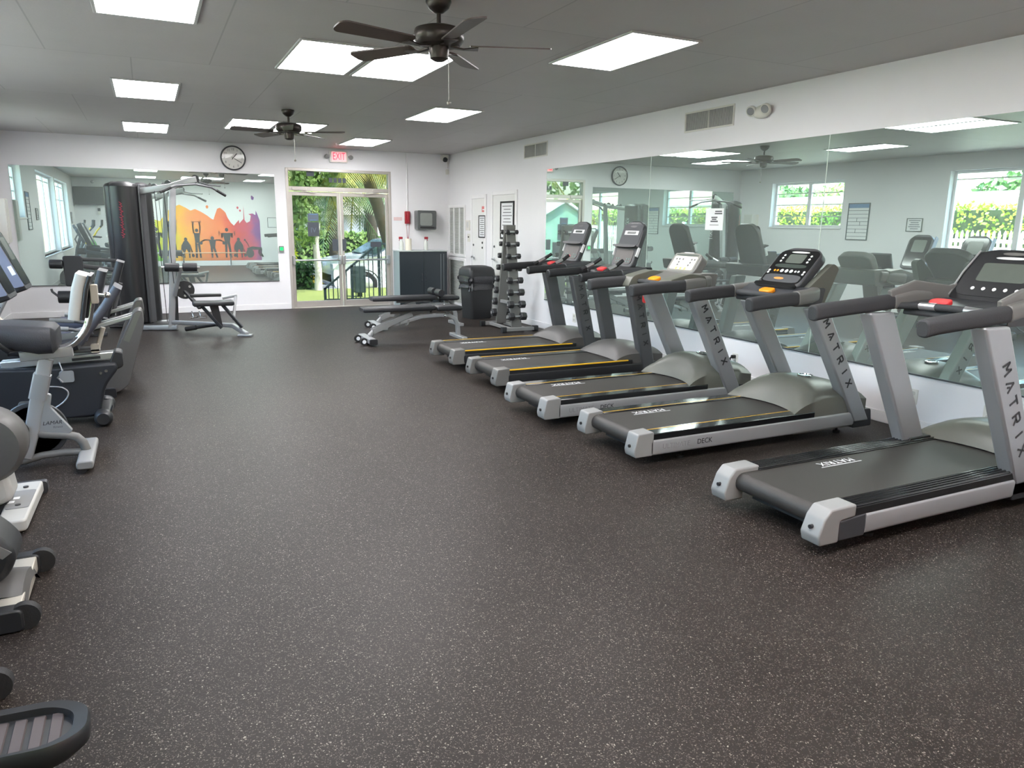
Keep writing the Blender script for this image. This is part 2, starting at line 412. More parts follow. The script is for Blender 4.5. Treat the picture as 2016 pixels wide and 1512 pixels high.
# windows on the left wall: frame, sill, mullions, one pane mesh each
for n, ((a, b_, c, d), divs, hor) in enumerate(zip(WIN, (1, 2, 2), ((1.86, 2.11, 2.36), (2.50,), (2.50, 2.12))), 1):
    xg = XL-0.15
    f = MB()
    for y0, y1 in ((a, a+0.05), (b_-0.05, b_)): f.b(xg-0.03, xg+0.03, y0, y1, c, d)
    for z0, z1 in ((c, c+0.05), (d-0.05, d)): f.b(xg-0.028, xg+0.028, a+0.05, b_-0.05, z0, z1)
    o = struct(f, 'window_%d' % n, TRIM, ['small high window nearest the far wall', 'tall window in the middle of the left wall', 'tall window nearest the rear wall'][n-1], bevel=0.004)
    for k in range(divs):
        yc = a+(b_-a)*(k+1)/(divs+1)
        MB().b(xg-0.03, xg+0.03, yc-0.045, yc+0.045, c+0.05, d-0.05).build('mullion', TRIM, o, bevel=0.004)
    g = MB()
    for z in hor: g.b(xg-0.012, xg+0.012, a+0.05, b_-0.05, z-0.010, z+0.010)
    g.build('glazing_bar', GREYINNER, o)
    MB().b(xg-0.004, xg+0.004, a+0.05, b_-0.05, c+0.05, d-0.05).build('pane', GLASS, o, smooth=False)
    MB().b(XL-0.12, XL+0.03, a-0.02, b_+0.02, c-0.03, c).build('sill', TRIM, o, bevel=0.005)

# glass entrance doors (door_1)
yd = YF+0.06
def frame_rect(mb, x0, x1, z0, z1, t, y0, y1):
    mb.b(x0, x0+t, y0, y1, z0, z1); mb.b(x1-t, x1, y0, y1, z0, z1)
    mb.b(x0+t, x1-t, y0, y1, z1-t, z1)
    return mb
f = MB(); frame_rect(f, DX0, DX1, 0, DZ1, 0.05, YF-0.01, YF+0.13); f.b(DX0+0.05, DX1-0.05, YF, YF+0.12, 2.16, 2.24)
f.b(DX0+0.05, DX1-0.05, YF, YF+0.13, -0.005, 0.012)
ent = struct(f, 'door_1', DOORALU, 'aluminium framed glass double entrance doors with a transom light', bevel=0.004)
MB().b(DX0+0.05, DX1-0.05, yd-0.004, yd+0.004, 2.24, DZ1-0.05).build('transom_pane', TINTED, ent, smooth=False)
xm = (DX0+DX1)/2
for x0, x1, sgn in ((DX0+0.055, xm-0.004, 1), (xm+0.004, DX1-0.055, -1)):
    d = MB(); st = 0.055
    d.b(x0, x0+st, yd-0.022, yd+0.022, 0.015, 2.15); d.b(x1-st, x1, yd-0.022, yd+0.022, 0.015, 2.15)
    d.b(x0+st, x1-st, yd-0.022, yd+0.022, 2.08, 2.15); d.b(x0+st, x1-st, yd-0.022, yd+0.022, 0.015, 0.13)
    leaf = d.build('door_leaf', DOORALU, ent, bevel=0.004)
    MB().b(x0+st, x1-st, yd-0.004, yd+0.004, 0.13, 2.08).build('leaf_pane', TINTED, leaf, smooth=False)
    p = MB(); p.tube([(x0+0.02, yd-0.09, 0.90), (x1-0.02, yd-0.09, 0.90)], 0.016, 10)
    for xx in (x0+0.03, x1-0.03): p.b(xx-0.022, xx+0.022, yd-0.11, yd-0.02, 0.82, 0.98)
    p.build('push_bar', ALU, leaf, bevel=0.004)
    c = MB(); hx = x0+0.18 if sgn > 0 else x1-0.18
    c.rbox((hx, yd-0.055, 2.20), (0.26, 0.06, 0.055), 0.01, axis='y'); c.bar((hx, yd-0.05, 2.165), (hx+sgn*0.30, yd-0.06, 2.13), 0.025, 0.012)
    c.build('door_closer', DOORALU, leaf, bevel=0.003)
# notices stuck on the glass (things of their own)
def notice(name, label, cat, x0, x1, z0, z1, y, m, rows=0, ink=None, group=None):
    o = thing(name, label, cat, ((x0+x1)/2, y, z0), group=group)
    MB().b(-(x1-x0)/2, (x1-x0)/2, -0.003, 0.0, 0, z1-z0).build('sheet', m, o)
    if rows:
        s = MB()
        for k in range(rows):
            zz = (z1-z0)*(0.88-0.76*k/max(rows-1, 1)); L_ = (x1-x0)*(0.75-0.25*((k*37) % 3)/2)
            s.b(-L_/2, L_/2, -0.0045, -0.003, zz-0.006, zz+0.006)
        s.build('print', ink or GREYINK, o, smooth=False)
    return o
BACKP = mat('paper_back', (96, 108, 122), 0.7, var=0.04)
notice('door_notice', 'blue grey notice on the left door glass, the upper one of two', 'notice', 2.73, 2.93, 1.62, 1.76, yd-0.008, BACKP, 2, BLUEP)
o = notice('door_notice', 'dark square notice with faint figures below the upper notice on the left door glass', 'notice', 2.72, 2.93, 1.34, 1.60, yd-0.008, mat('paper_back_dark', (74, 80, 88), 0.7, var=0.04))
MB().text('IV', 0.13, (0, -0.0035, 0.11), (1,0,0), (0,0,1), 0.001).build('print', BACKP, o)
notice('door_notice', 'narrow dark notice at the meeting edge of the left door leaf', 'notice', 3.165, 3.275, 1.07, 1.29, yd-0.03, mat('paper_back_dark', (74, 80, 88)))
notice('door_notice', 'narrow dark notice at the meeting edge of the right door leaf', 'notice', 3.36, 3.43, 1.07, 1.29, yd-0.03, mat('paper_back_dark', (74, 80, 88)))
notice('door_notice', 'small wide dark notice at the right side of the right door glass', 'notice', 3.91, 4.12, 1.14, 1.24, yd-0.008, mat('paper_back_dark', (74, 80, 88)))
notice('transom_notice', 'small dark sticker at the top left of the transom glass', 'notice', 2.74, 2.88, 2.43, 2.516, yd-0.008, mat('paper_back_dark', (74, 80, 88)))
o = thing('street_number', 'row of dark street number tiles on the transom glass', 'number', (3.33, yd-0.008, 2.33))
for k in range(4): MB().b(-0.18+0.085*k, -0.115+0.085*k, -0.003, 0, 0.0, 0.085).build('digit_tile', mat('paper_back_dark', (74, 80, 88)), o)

# interior doors on the right wall
def inner_door(n, y0, y1, z1, label):
    f = MB(); t = 0.07
    f.b(XR-0.025, XR, y0, y0+t, 0, z1); f.b(XR-0.025, XR, y1-t, y1, 0, z1); f.b(XR-0.025, XR, y0+t, y1-t, z1-t, z1)
    o = struct(f, 'door_%d' % n, TRIM, label, bevel=0.006)
    MB().b(XR-0.010, XR, y0+t, y1-t, 0.012, z1-t).build('door_leaf', mat('door_paint', (226, 226, 224), 0.4, var=0.02), o)
    hb = MB(); yy = y1-t-0.07
    hb.lathe((XR-0.012, yy, 1.0), [(0.028, 0), (0.028, -0.012), (0.012, -0.014), (0.012, -0.05)], axis=(1,0,0), seg=16)
    hb.bar((XR-0.06, yy+0.01, 1.0), (XR-0.06, yy-0.11, 1.0), 0.016, 0.02)
    hb.build('door_handle', ALU, o, bevel=0.002)
    l = MB(); l.lathe((XR-0.012, yy, 1.22), [(0.02, 0), (0.02, -0.012)], axis=(1,0,0), seg=14); l.build('deadbolt', DKSILVER, o)
    return o
d2 = inner_door(2, 12.44, 13.16, 2.13, 'white interior door beside the louvred panels')
k = MB()
for z in (1.27, 1.18): k.lathe((XR-0.012, 12.61, z), [(0.02, 0), (0.02, -0.008)], axis=(1,0,0), seg=12)
k.build('lock_stud', INK, d2)
inner_door(3, 11.19, 12.22, 2.17, 'white interior door behind the dumbbell rack')

# louvred closet panels in the corner
def louvre(n, z0, z1, cols, label):
    f = MB(); y0, y1 = 13.43, 14.29; t = 0.05
    f.b(XR-0.03, XR, y0, y0+t, z0, z1); f.b(XR-0.03, XR, y1-t, y1, z0, z1); f.b(XR-0.03, XR, y0+t, y1-t, z0, z0+t); f.b(XR-0.03, XR, y0+t, y1-t, z1-t, z1)
    for c in range(1, cols): yy = y0+(y1-y0)*c/cols; f.b(XR-0.03, XR, yy-0.018, yy+0.018, z0+t, z1-t)
    o = struct(f, 'trim_%d' % n, TRIM, label, bevel=0.004)
    s = MB(); q = int((z1-z0)/0.028)
    rt_ = Matrix.Rotation(math.radians(40), 3, 'Y')
    for i in range(q): s.box((XR-0.012, (y0+y1)/2, z0+t+(z1-z0-2*t)*(i+0.5)/q), (0.026, y1-y0-2*t, 0.004), rt_)
    s.b(XR-0.004, XR-0.001, y0+t, y1-t, z0+t, z1-t)
    s.build('louvre_slats', GREYINNER, o, smooth=False)
louvre(1, 0.97, 1.96, 3, 'upper white louvred panel in the far right corner')
louvre(2, 0.0, 0.94, 1, 'lower white louvred panel in the far right corner')

# ------------------------------------------------------------------ mirrors

def mirror(label, lo, hi, axis, z0, z1):
    if axis == 'R':
        o = thing('wall_mirror', label, 'mirror', (XR, (lo+hi)/2, z0)); hw = (hi-lo)/2-0.002
        MB().b(-0.008, -0.001, -hw, hw, 0, z1-z0).build('mirror_pane', MIRROR, o, smooth=False)
        MB().b(-0.014, -0.001, -hw, hw, -0.014, 0.0).build('bottom_channel', DKSILVER, o)
        for s_ in (-1, 1): MB().b(-0.0088, -0.001, s_*hw-0.0022, s_*hw+0.0022, 0, z1-z0).build('polished_edge', mat('mirror_edge', (200, 214, 206), 0.3, var=0.02), o)
    else:
        o = thing('wall_mirror', label, 'mirror', ((lo+hi)/2, YF, z0)); hw = (hi-lo)/2
        MB().b(-hw, hw, -0.008, -0.001, 0, z1-z0).build('mirror_pane', MIRROR, o, smooth=False)
        MB().b(-hw, hw, -0.014, -0.001, -0.014, 0.0).build('bottom_channel', DKSILVER, o)
        for s_ in (-1, 1): MB().b(s_*hw-0.002, s_*hw+0.002, -0.0088, -0.001, 0, z1-z0).build('polished_edge', mat('mirror_edge', (200, 214, 206), 0.3, var=0.02), o)
    return o
mirror('tall wall mirror behind the two graphite treadmills, next to the dumbbell rack', 7.572, 10.195, 'R', 0.47, 2.43)
mirror('tall wall mirror in the middle of the right wall with a paper notice on it', 4.941, 7.572, 'R', 0.47, 2.43)
mirror('tall wall mirror behind the nearest silver treadmill', 2.31, 4.941, 'R', 0.47, 2.43)
mirror('wide mirror on the far wall behind the black multi gym', -1.874, 2.152, 'F', 0.533, 2.428)

# ------------------------------------------------------------------ ceiling lights
def light_proto(label, x0, x1, y0, y1):
    o = thing('ceiling_light', label, 'light', ((x0+x1)/2, (y0+y1)/2, H), group='ceiling light panels')
    hw, hl, t = (x1-x0)/2, (y1-y0)/2, 0.022
    f = MB(); f.b(-hw, -hw+t, -hl, hl, -0.014, 0); f.b(hw-t, hw, -hl, hl, -0.014, 0); f.b(-hw+t, hw-t, -hl, -hl+t, -0.014, 0); f.b(-hw+t, hw-t, hl-t, hl, -0.014, 0)
    f.build('frame', LFRAME, o, bevel=0.003)
    MB().b(-hw+t, hw-t, -hl+t, hl-t, -0.012, -0.004).build('diffuser', LENS, o, smooth=False)
    return o
LW, LLn = 0.62, 1.20
cols = {'left': -0.195, 'pair_left': 1.13, 'pair_right': 1.785, 'right': 3.13}
rows = {'left': (0.75, 4.66, 8.41, 11.98), 'pair_left': (1.25, 5.93, 10.82), 'pair_right': (1.25, 5.93, 10.82), 'right': (0.70, 4.58, 8.52, 12.24)}
words = {'left': ('nearest of the left column of single ceiling panels, over the rear wall', 'second single ceiling panel from the rear in the left column', 'third single ceiling panel from the rear in the left column', 'single ceiling panel of the left column closest to the far wall'),
 'pair_left': ('left panel of the twin ceiling lights closest to the rear wall', 'left panel of the twin ceiling lights in mid room by the front fan', 'left panel of the twin ceiling lights by the rear fan'),
 'pair_right': ('right panel of the twin ceiling lights closest to the rear wall', 'right panel of the twin ceiling lights under the front fan blades', 'right panel of the twin ceiling lights by the rear fan'),
 'right': ('right column ceiling panel over the rear wall corner', 'right column ceiling panel above the nearest treadmills', 'right column ceiling panel in mid room near the air vents', 'right column ceiling panel closest to the entrance doors')}
LP = None
for c in cols:
    for r_, y0 in enumerate(rows[c]):
        loc = (cols[c]+LW/2, y0+LLn/2, H)
        if LP is None: LP = light_proto('bright white '+words[c][r_], cols[c], cols[c]+LW, y0, y0+LLn)
        else: dup(LP, loc, None, 'bright white '+words[c][r_])

# ------------------------------------------------------------------ ceiling fans
def fan(label, x, y, a0):
    o = thing('ceiling_fan', label, 'fan', (x, y, H), group='ceiling fans')
    MB().lathe((0,0,0), [(0.075, 0), (0.078, -0.015), (0.062, -0.05), (0.030, -0.075), (0.018, -0.08)]).build('canopy', BRONZE, o)
    MB().cyl((0,0,-0.07), (0,0,-0.17), 0.013).build('downrod', BRONZE, o)
    MB().lathe((0,0,0), [(0.03, -0.15), (0.10, -0.155), (0.145, -0.17), (0.155, -0.20), (0.152, -0.235), (0.13, -0.26), (0.08, -0.268)], seg=36).build('motor_housing', BRONZE, o)
    MB().lathe((0,0,0), [(0.06, -0.265), (0.062, -0.30), (0.055, -0.335), (0.03, -0.35), (0.012, -0.352)]).build('switch_cup', BRONZE, o)
    p = MB(); p.tube([(0.05, -0.02, -0.33), (0.055, -0.02, -0.36), (0.055, -0.02, -0.58)], 0.003, 6); p.ball((0.055, -0.02, -0.59), 0.014, seg=10)
    p.build('pull_chain', mat('chain', (150, 146, 140), 0.3, 0.7), o)
    for k in range(5):
        a = a0+2*PI*k/5; R = Matrix.Rotation(a, 3, 'Z'); T = R @ Matrix.Rotation(math.radians(12), 3, 'X')
        ir = MB(); ir.loft([[R @ V((0.07, -0.02, -0.272)), R @ V((0.07, 0.02, -0.272)), R @ V((0.07, 0.02, -0.262)), R @ V((0.07, -0.02, -0.262))],
                            [R @ V((0.15, -0.015, -0.282)), R @ V((0.15, 0.015, -0.282)), R @ V((0.15, 0.015, -0.274)), R @ V((0.15, -0.015, -0.274))],
                            [R @ V((0.24, -0.045, -0.276)), R @ V((0.24, 0.045, -0.276)), R @ V((0.24, 0.045, -0.270)), R @ V((0.24, -0.045, -0.270))]])
        io = ir.build('blade_iron', BRONZE, o)
        pr = rpoly([(0.19, -0.052), (0.66, -0.07), (0.69, -0.04), (0.69, 0.04), (0.66, 0.07), (0.19, 0.052)], 0.03)
        b_ = MB(); A = [T @ V((q[0], q[1], 0)) + V((0,0,-0.262)) for q in pr]
        b_.loft([A, [q+V((0,0,0.008)) for q in A]]); b_.build('blade', BLADE, io)
    return o
fan('dark bronze ceiling fan near the camera in front of the twin light panels', 1.70, 4.55, -0.37)
fan('dark bronze ceiling fan farther back toward the entrance doors', 1.67, 9.72, 0.75)

# ================================================================== WALL FIXTURES
# clock on the far wall (face looks toward -y)
c = thing('wall_clock', 'round white wall clock with dark rim above the far mirror', 'clock', (1.475, YF, 2.685))
MB().lathe((0,0,0), [(0.205, 0), (0.212, 0.02), (0.208, 0.045), (0.190, 0.048), (0.186, 0.03), (0.186, 0.0)], axis=(0,-1,0), seg=48).build('rim', DARKP, c)
MB().cyl((0,-0.004,0), (0,-0.026,0), 0.187, seg=48).build('face', mat('clock_face', (224, 222, 216), 0.5, var=0.01), c)
n = MB()
for k in range(1, 13):
    a = PI/2-2*PI*k/12
    n.text(str(k), 0.052, (0.146*math.cos(a), -0.0275, 0.146*math.sin(a)), (1,0,0), (0,0,1), 0.001)
n.build('numerals', GREYINK, c, smooth=False)
for nm, a, l, w_, yy in (('hour_hand', PI/2-2*PI*(1.33/12), 0.10, 0.013, -0.031), ('minute_hand', PI/2-2*PI*(20/60), 0.135, 0.009, -0.034)):
    d = V((math.cos(a), 0, math.sin(a)))
    MB().bar(V((0,yy,0))-d*0.03, V((0,yy,0))+d*l, w_, 0.002, up=(0,1,0)).build(nm, INK, c)
MB().cyl((0,-0.042,0), (0,-0.044,0), 0.187, seg=48).build('clock_glass', glass_mat('clock_glass', (0.98,0.98,0.98), 0.012), c)

# EXIT sign with two emergency heads
e = thing('exit_sign', 'lit red EXIT sign above the glass entrance doors', 'exit sign', (3.33, YF, 2.69))
MB().rbox((0,-0.025,0.105), (0.34, 0.05, 0.21), 0.02, axis='y').build('housing', OFFWHITE, e)
MB().rbox((0,-0.051,0.105), (0.27, 0.004, 0.165), 0.006, axis='y').build('face', EXITBODY, e)
MB().text('EXIT', 0.185, (0,-0.054,0.105), (1,0,0), (0,0,1), 0.003, squash=0.62).build('lettering', EXITRED, e, smooth=False)
for s_ in (-1, 1):
    h = MB(); h.cyl((s_*0.17,-0.03,0.11), (s_*0.20,-0.035,0.11), 0.014); h.lathe((s_*0.225,-0.03,0.11), [(0.02,0.03),(0.036,0),(0.042,-0.035),(0.036,-0.042)], axis=(0,0.9,0.4))
    h.build('lamp_head', mat('lamp_head_grey', (150,150,148), 0.4), e)

# air vents on the right wall
def vent(label, y0, y1, z0, z1, half=False):
    o = thing('air_vent', label, 'vent', (XR, (y0+y1)/2, (z0+z1)/2), group='air vents over the mirrors')
    hy, hz, t = (y1-y0)/2, (z1-z0)/2, 0.018
    f = MB(); f.b(-0.012, 0, -hy, hy, hz-t, hz); f.b(-0.012, 0, -hy, hy, -hz, -hz+t); f.b(-0.012, 0, -hy, -hy+t, -hz+t, hz-t); f.b(-0.012, 0, hy-t, hy, -hz+t, hz-t)
    f.b(-0.011, 0, -0.006, 0.006, -hz+t, hz-t)
    f.build('frame', OFFWHITE, o, bevel=0.002)
    MB().b(-0.0035, -0.0005, -hy+t, hy-t, -hz+t, hz-t).build('duct_back', mat('duct_grey', (156,156,154), 0.8), o)
    s = MB(); nn = int((y1-y0)/0.019); R = Matrix.Rotation(math.radians(35), 3, 'Z')
    for i in range(nn):
        yy = -hy+t+(2*hy-2*t)*(i+0.5)/nn; s.box((-0.007, yy, 0), (0.010, 0.003, 2*hz-2*t), R)
    s.build('fins', GREYINNER, o, smooth=False)
vent('larger white finned air vent on the right wall beside the emergency light', 6.19, 6.98, 2.64, 2.855)
vent('smaller white finned air vent on the right wall nearer the far corner', 10.20, 10.975, 2.63, 2.845)

o = thing('emergency_light', 'white emergency light with two lamp heads high on the right wall', 'emergency light', (XR, 5.77, 2.72))
MB().ball((-0.035,0,0), 0.075, (0.6,1.55,0.85), 24).build('housing', OFFWHITE, o)
for s_, dy in ((-1,-0.085),(1,0.105)):
    h = MB(); h.lathe((-0.07, dy, 0.02), [(0.025,-0.05),(0.048,-0.01),(0.052,0.02),(0.046,0.026)], axis=(-0.8,-0.25*1,-0.35), seg=20); ho = h.build('lamp_head', OFFWHITE, o)
    MB().lathe((-0.07, dy, 0.02), [(0.040,0.025),(0.036,0.030),(0.001,0.031)], axis=(-0.8,-0.25,-0.35), seg=20).build('lens', mat('lens_grey', (150,152,154), 0.25), ho)

# corner camera
o = thing('security_camera', 'small white dome camera in the far right ceiling corner', 'camera', (5.42, YF, 2.88))
MB().rbox((0,-0.05,0.0), (0.13,0.10,0.10), 0.03, axis='y').build('mount', OFFWHITE, o)
MB().ball((0,-0.09,-0.045), 0.05, seg=16).build('dome', DARKP, o)
k = MB(); k.tube([(0.06,-0.01,-0.03),(0.09,-0.01,-0.10),(0.085,-0.01,-0.20)], 0.006, 6); k.rbox((0.07,-0.02,-0.27), (0.06,0.04,0.10), 0.015, axis='y'); k.build('cable_box', OFFWHITE, o)
# conduit
tag(MB().cyl((4.65, YF-0.012, 1.84), (4.65, YF-0.012, H-0.001), 0.011, seg=10).build('conduit', TRIM), 'thin white conduit running down the far wall to the red telephone', 'pipe')
# red telephone
o = thing('wall_telephone', 'red emergency telephone on the far wall with a hanging curly cord', 'telephone', (4.645, YF, 1.59))
MB().rbox((0,-0.02,0.12), (0.105,0.04,0.24), 0.015, axis='y').build('base', REDP, o, bevel=0.003)
h = MB(); h.rbar([(0,-0.055,0.03),(0.0,-0.07,0.07),(0,-0.07,0.17),(0,-0.055,0.21)], 0.05, 0.022, up=(0,-1,0)); h.rbox((0,-0.055,0.05),(0.055,0.03,0.055),0.015,axis='y'); h.rbox((0,-0.055,0.195),(0.055,0.03,0.055),0.015,axis='y')
h.build('handset', REDP, o)
cd = MB(); pts = []
for i in range(161):
    t = i/160; x = -0.03+0.065*t; z = -0.29*(1-abs(2*t-1)**2.2); a = t*2*PI*28
    pts.append((x+0.006*math.cos(a), -0.03+0.006*math.sin(a), z))
cd.tube(pts, 0.0028, 5); cd.build('cord', REDP, o)
# red notice beside the phone
o = notice('wall_notice', 'faint red and white notice left of the red telephone', 'notice', 4.36, 4.55, 1.605, 1.73, YF-0.001, PAPER)
for k in range(3): MB().b(-0.085, 0.085, -0.005, -0.003, 0.05+0.022*k, 0.062+0.022*k).build('red_print', mat('pale_red_ink', (214,160,158), 0.6), o)
# paper towel dispenser
o = thing('towel_dispenser', 'dark smoked paper towel dispenser on the far wall above the cabinet', 'dispenser', (4.985, YF, 1.48))
MB().prism(rpoly([(-0.195,0),(0.195,0),(0.195,0.37),(-0.195,0.37)],0.03), 'y', -0.22, -0.002).build('housing', SMOKE, o, bevel=0.012, seg=3)
MB().rbox((-0.02,-0.223,0.20),(0.25,0.006,0.24),0.03,axis='y').build('window', mat('pale_window', (132,136,132), 0.25), o)
MB().b(-0.15,0.15,-0.225,-0.218,0.025,0.06).build('outlet_lip', BLACKP, o)
# green door release
o = thing('door_release', 'grey box with a lit green button left of the entrance doors', 'button', (2.215, YF, 1.05))
MB().rbox((0,-0.015,0.055),(0.085,0.03,0.115),0.008,axis='y').build('box', mat('release_grey',(120,124,122),0.5), o)
MB().rbox((0,-0.032,0.062),(0.055,0.006,0.055),0.006,axis='y').build('button', GREENL, o)
# thermostat panels by the louvre
o = thing('thermostat', 'upper white thermostat box between louvre and interior door', 'thermostat', (XR, 13.29, 1.48))
MB().rbox((-0.012,0,0.095),(0.024,0.19,0.19),0.012,axis='x').build('cover', OFFWHITE, o); MB().rbox((-0.026,0,0.11),(0.004,0.09,0.11),0.01,axis='x').build('display', GREYINNER, o)
o = thing('wall_switch', 'lower white switch plate with a dark knob below the thermostat', 'switch', (XR, 13.26, 1.27))
MB().rbox((-0.006,0,0.075),(0.012,0.14,0.15),0.01,axis='x').build('plate', OFFWHITE, o); MB().cyl((-0.012,0,0.09),(-0.026,0,0.09),0.014).build('knob', INK, o)

# framed posters on the interior doors (facing -x)
def poster(label, y0, y1, z0, z1, x, rows, header=None, t=0.018, cat='poster', name='framed_poster', face=-1, grid=False, frame_m=None):
    o = thing(name, label, cat, (x, (y0+y1)/2, z0)); hy, hh = (y1-y0)/2, z1-z0; s_ = face
    f = MB(); X = lambda a, b_: (s_*a, s_*b_)
    def bx(mb, a, b_, ya, yb, za, zb): mb.b(min(s_*a, s_*b_), max(s_*a, s_*b_), ya, yb, za, zb)
    bx(f, 0, 0.02, -hy, hy, 0, t); bx(f, 0, 0.02, -hy, hy, hh-t, hh); bx(f, 0, 0.02, -hy, -hy+t, t, hh-t); bx(f, 0, 0.02, hy-t, hy, t, hh-t)
    f.build('frame', frame_m or INK, o, bevel=0.002)
    p = MB(); bx(p, 0.001, 0.010, -hy+t, hy-t, t, hh-t); p.build('sheet', PAPER, o)
    if header:
        q = MB(); bx(q, 0.010, 0.012, -hy+t, hy-t, hh-t-0.11*hh, hh-t); q.build('header', header, o)
    q = MB(); top = hh-t-(0.13*hh if header else 0.04*hh)
    for k in range(rows):
        z = top-(top-t-0.02)*(k+0.5)/rows
        if grid:
            bx(q, 0.010, 0.0115, -hy+t, hy-t, z-0.004, z+0.004)
            if k in (2, 3, 5): yy = -hy+2*hy*(0.55, 0.4, 0.58)[(2,3,5).index(k)]; bx(q, 0.010, 0.0115, yy-0.005, yy+0.005, z-(top-t)/rows, z)
        else:
            ww = (hy-t)*(0.8-0.25*((k*29) % 3)/2); bx(q, 0.010, 0.0115, -ww, ww, z-0.006, z+0.006)
    if rows: q.build('print', GREYINK, o, smooth=False)
    return o
poster('black framed notice on the interior door beside the louvres', 12.46, 12.76, 1.36, 1.76, XR-0.010, 9, name='framed_notice', cat='notice')
o = poster('tall black framed notice on the interior door behind the dumbbell rack', 11.29, 11.82, 1.36, 1.99, XR-0.010, 10, name='framed_notice', cat='notice', t=0.03)
o = thing('door_sign', 'small red sign over the framed notice on the interior door', 'sign', (XR-0.010, 12.55, 1.82))
MB().b(-0.004, 0, -0.09, 0.09, 0, 0.10).build('plate', mat('sign_red', (216,120,120), 0.5), o)
MB().b(-0.006, -0.004, -0.06, 0.06, 0.03, 0.05).build('print', PAPER, o)
# charts on the left wall (facing +x)
poster('tall blue headed exercise chart framed on the left wall by the small window', 10.56, 11.08, 1.375, 2.12, XL, 8, BLUEP, cat='chart', name='exercise_chart', face=1, grid=True, frame_m=mat('chart_frame', (84,96,98), 0.4))
poster('small framed certificate on the left wall between chart and tall window', 9.38, 9.71, 1.565, 1.815, XL, 5, cat='certificate', name='framed_certificate', face=1, t=0.014, frame_m=mat('cert_frame', (110,116,112), 0.4))
poster('small framed notice on the left wall near the rear corner beside the tall window', 1.0, 1.35, 1.45, 1.80, XL, 5, cat='notice', name='framed_notice', face=1, t=0.014)
# paper notice taped to the mirror
o = thing('mirror_notice', 'white printed paper notice in a clear sleeve on the middle mirror', 'notice', (XR-0.009, 6.38, 1.58))
MB().b(-0.003, 0, -0.14, 0.14, 0, 0.23).build('sheet', mat('notice_paper', (236,238,240), 0.5, var=0.01), o)
q = MB()
for z, y0, y1, h_ in ((0.198,-0.115,-0.01,0.007),(0.175,-0.12,-0.005,0.007),(0.135,-0.05,0.045,0.007),(0.115,-0.035,0.035,0.007),(0.093,-0.06,0.055,0.008),(0.055,-0.075,0.065,0.003)): q.b(-0.0045,-0.003,y0,y1,z-h_,z+h_)
q.build('print', GREYINK, o, smooth=False)

# outlets on the right wall
def outlet(label, y, z, cord=False):
    o = thing('power_outlet', label, 'outlet', (XR, y, z), group='power outlets on the right wall')
    MB().rbox((-0.004,0,0),(0.008,0.085,0.125),0.008,axis='x').build('plate', OFFWHITE, o, bevel=0.002)
    s = MB()
    for zz in (-0.028, 0.028): s.rbox((-0.0085,0,zz),(0.003,0.04,0.034),0.012,axis='x')
    s.build('sockets', mat('socket_grey', (186,184,178), 0.4), o)
    if cord:
        c_ = MB(); c_.rbox((-0.03,0,0.028),(0.04,0.035,0.035),0.008,axis='x'); c_.tube([(-0.05,0,0.028),(-0.08,-0.01,0.02),(-0.085,-0.03,-0.08),(-0.06,-0.10,-0.17),(-0.09,-0.18,-0.205)], 0.008, 8)
        c_.build('power_cord', RUBBER, o)
outlet('white power outlet low on the right wall below the graphite treadmill mirror', 9.27, 0.28)
outlet('white power outlet with a plugged black cord behind the beige console treadmill', 5.91, 0.24, True)
outlet('white power outlet low on the right wall between the two nearest treadmills', 3.84, 0.28)
outlet('white power outlet low on the right wall behind the nearest treadmill', 3.22, 0.28)

# ---- rear wall (seen in the far mirror)
o = thing('television', 'flat black television on a bracket high on the rear wall', 'television', (-1.58, YB+0.001, 2.05))
R = Matrix.Rotation(math.radians(-6), 3, 'X')
MB().box((0,0.16,0.29),(0.96,0.05,0.58),R).build('screen_body', BLACKP, o, bevel=0.008)
MB().box((0,0.187,0.29),(0.94,0.004,0.53),R).build('screen', mat('screen_dark', (52,52,54), 0.35), o)
MB().b(-0.10,0.10,0,0.14,0.22,0.36).build('bracket', DARKP, o)
o = thing('wall_lamp', 'small chrome lamp on the rear wall above the television', 'lamp', (-1.48, YB, 2.80))
MB().cyl((0,0,0),(0,0.04,0),0.05).build('base', ALU, o); MB().ball((0,0.09,0), 0.055).build('globe', ALU, o)
o = thing('wall_phone_holder', 'small black and white holder on the rear wall below the television', 'holder', (-1.37, YB, 1.73))
MB().rbox((0,0.025,0.065),(0.09,0.05,0.13),0.01,axis='y').build('cup', OFFWHITE, o); MB().rbox((0,0.03,0.17),(0.08,0.05,0.10),0.01,axis='y').build('handset', INK, o)
o = thing('framed_notice', 'small framed sheet on the rear wall right of the mural', 'notice', (4.21, YB, 1.36))
f = MB(); f.b(-0.18,0.18,0,0.015,0,0.014); f.b(-0.18,0.18,0,0.015,0.346,0.36); f.b(-0.18,-0.166,0,0.015,0.014,0.346); f.b(0.166,0.18,0,0.015,0.014,0.346); f.build('frame', INK, o); MB().b(-0.166,0.166,0.001,0.008,0.014,0.346).build('sheet', PAPER, o)
o = thing('wall_hook', 'dark door handle shaped bracket on the rear wall right of the mural', 'bracket', (4.20, YB, 1.07))
MB().cyl((0,0,0.03),(0,0.03,0.03),0.03).build('rose', DKSILVER, o); MB().rbar([(0.0,0.03,0.03),(0.0,0.06,0.03),(0.13,0.06,0.03)],0.025,0.025).build('arm', BLACKP, o)
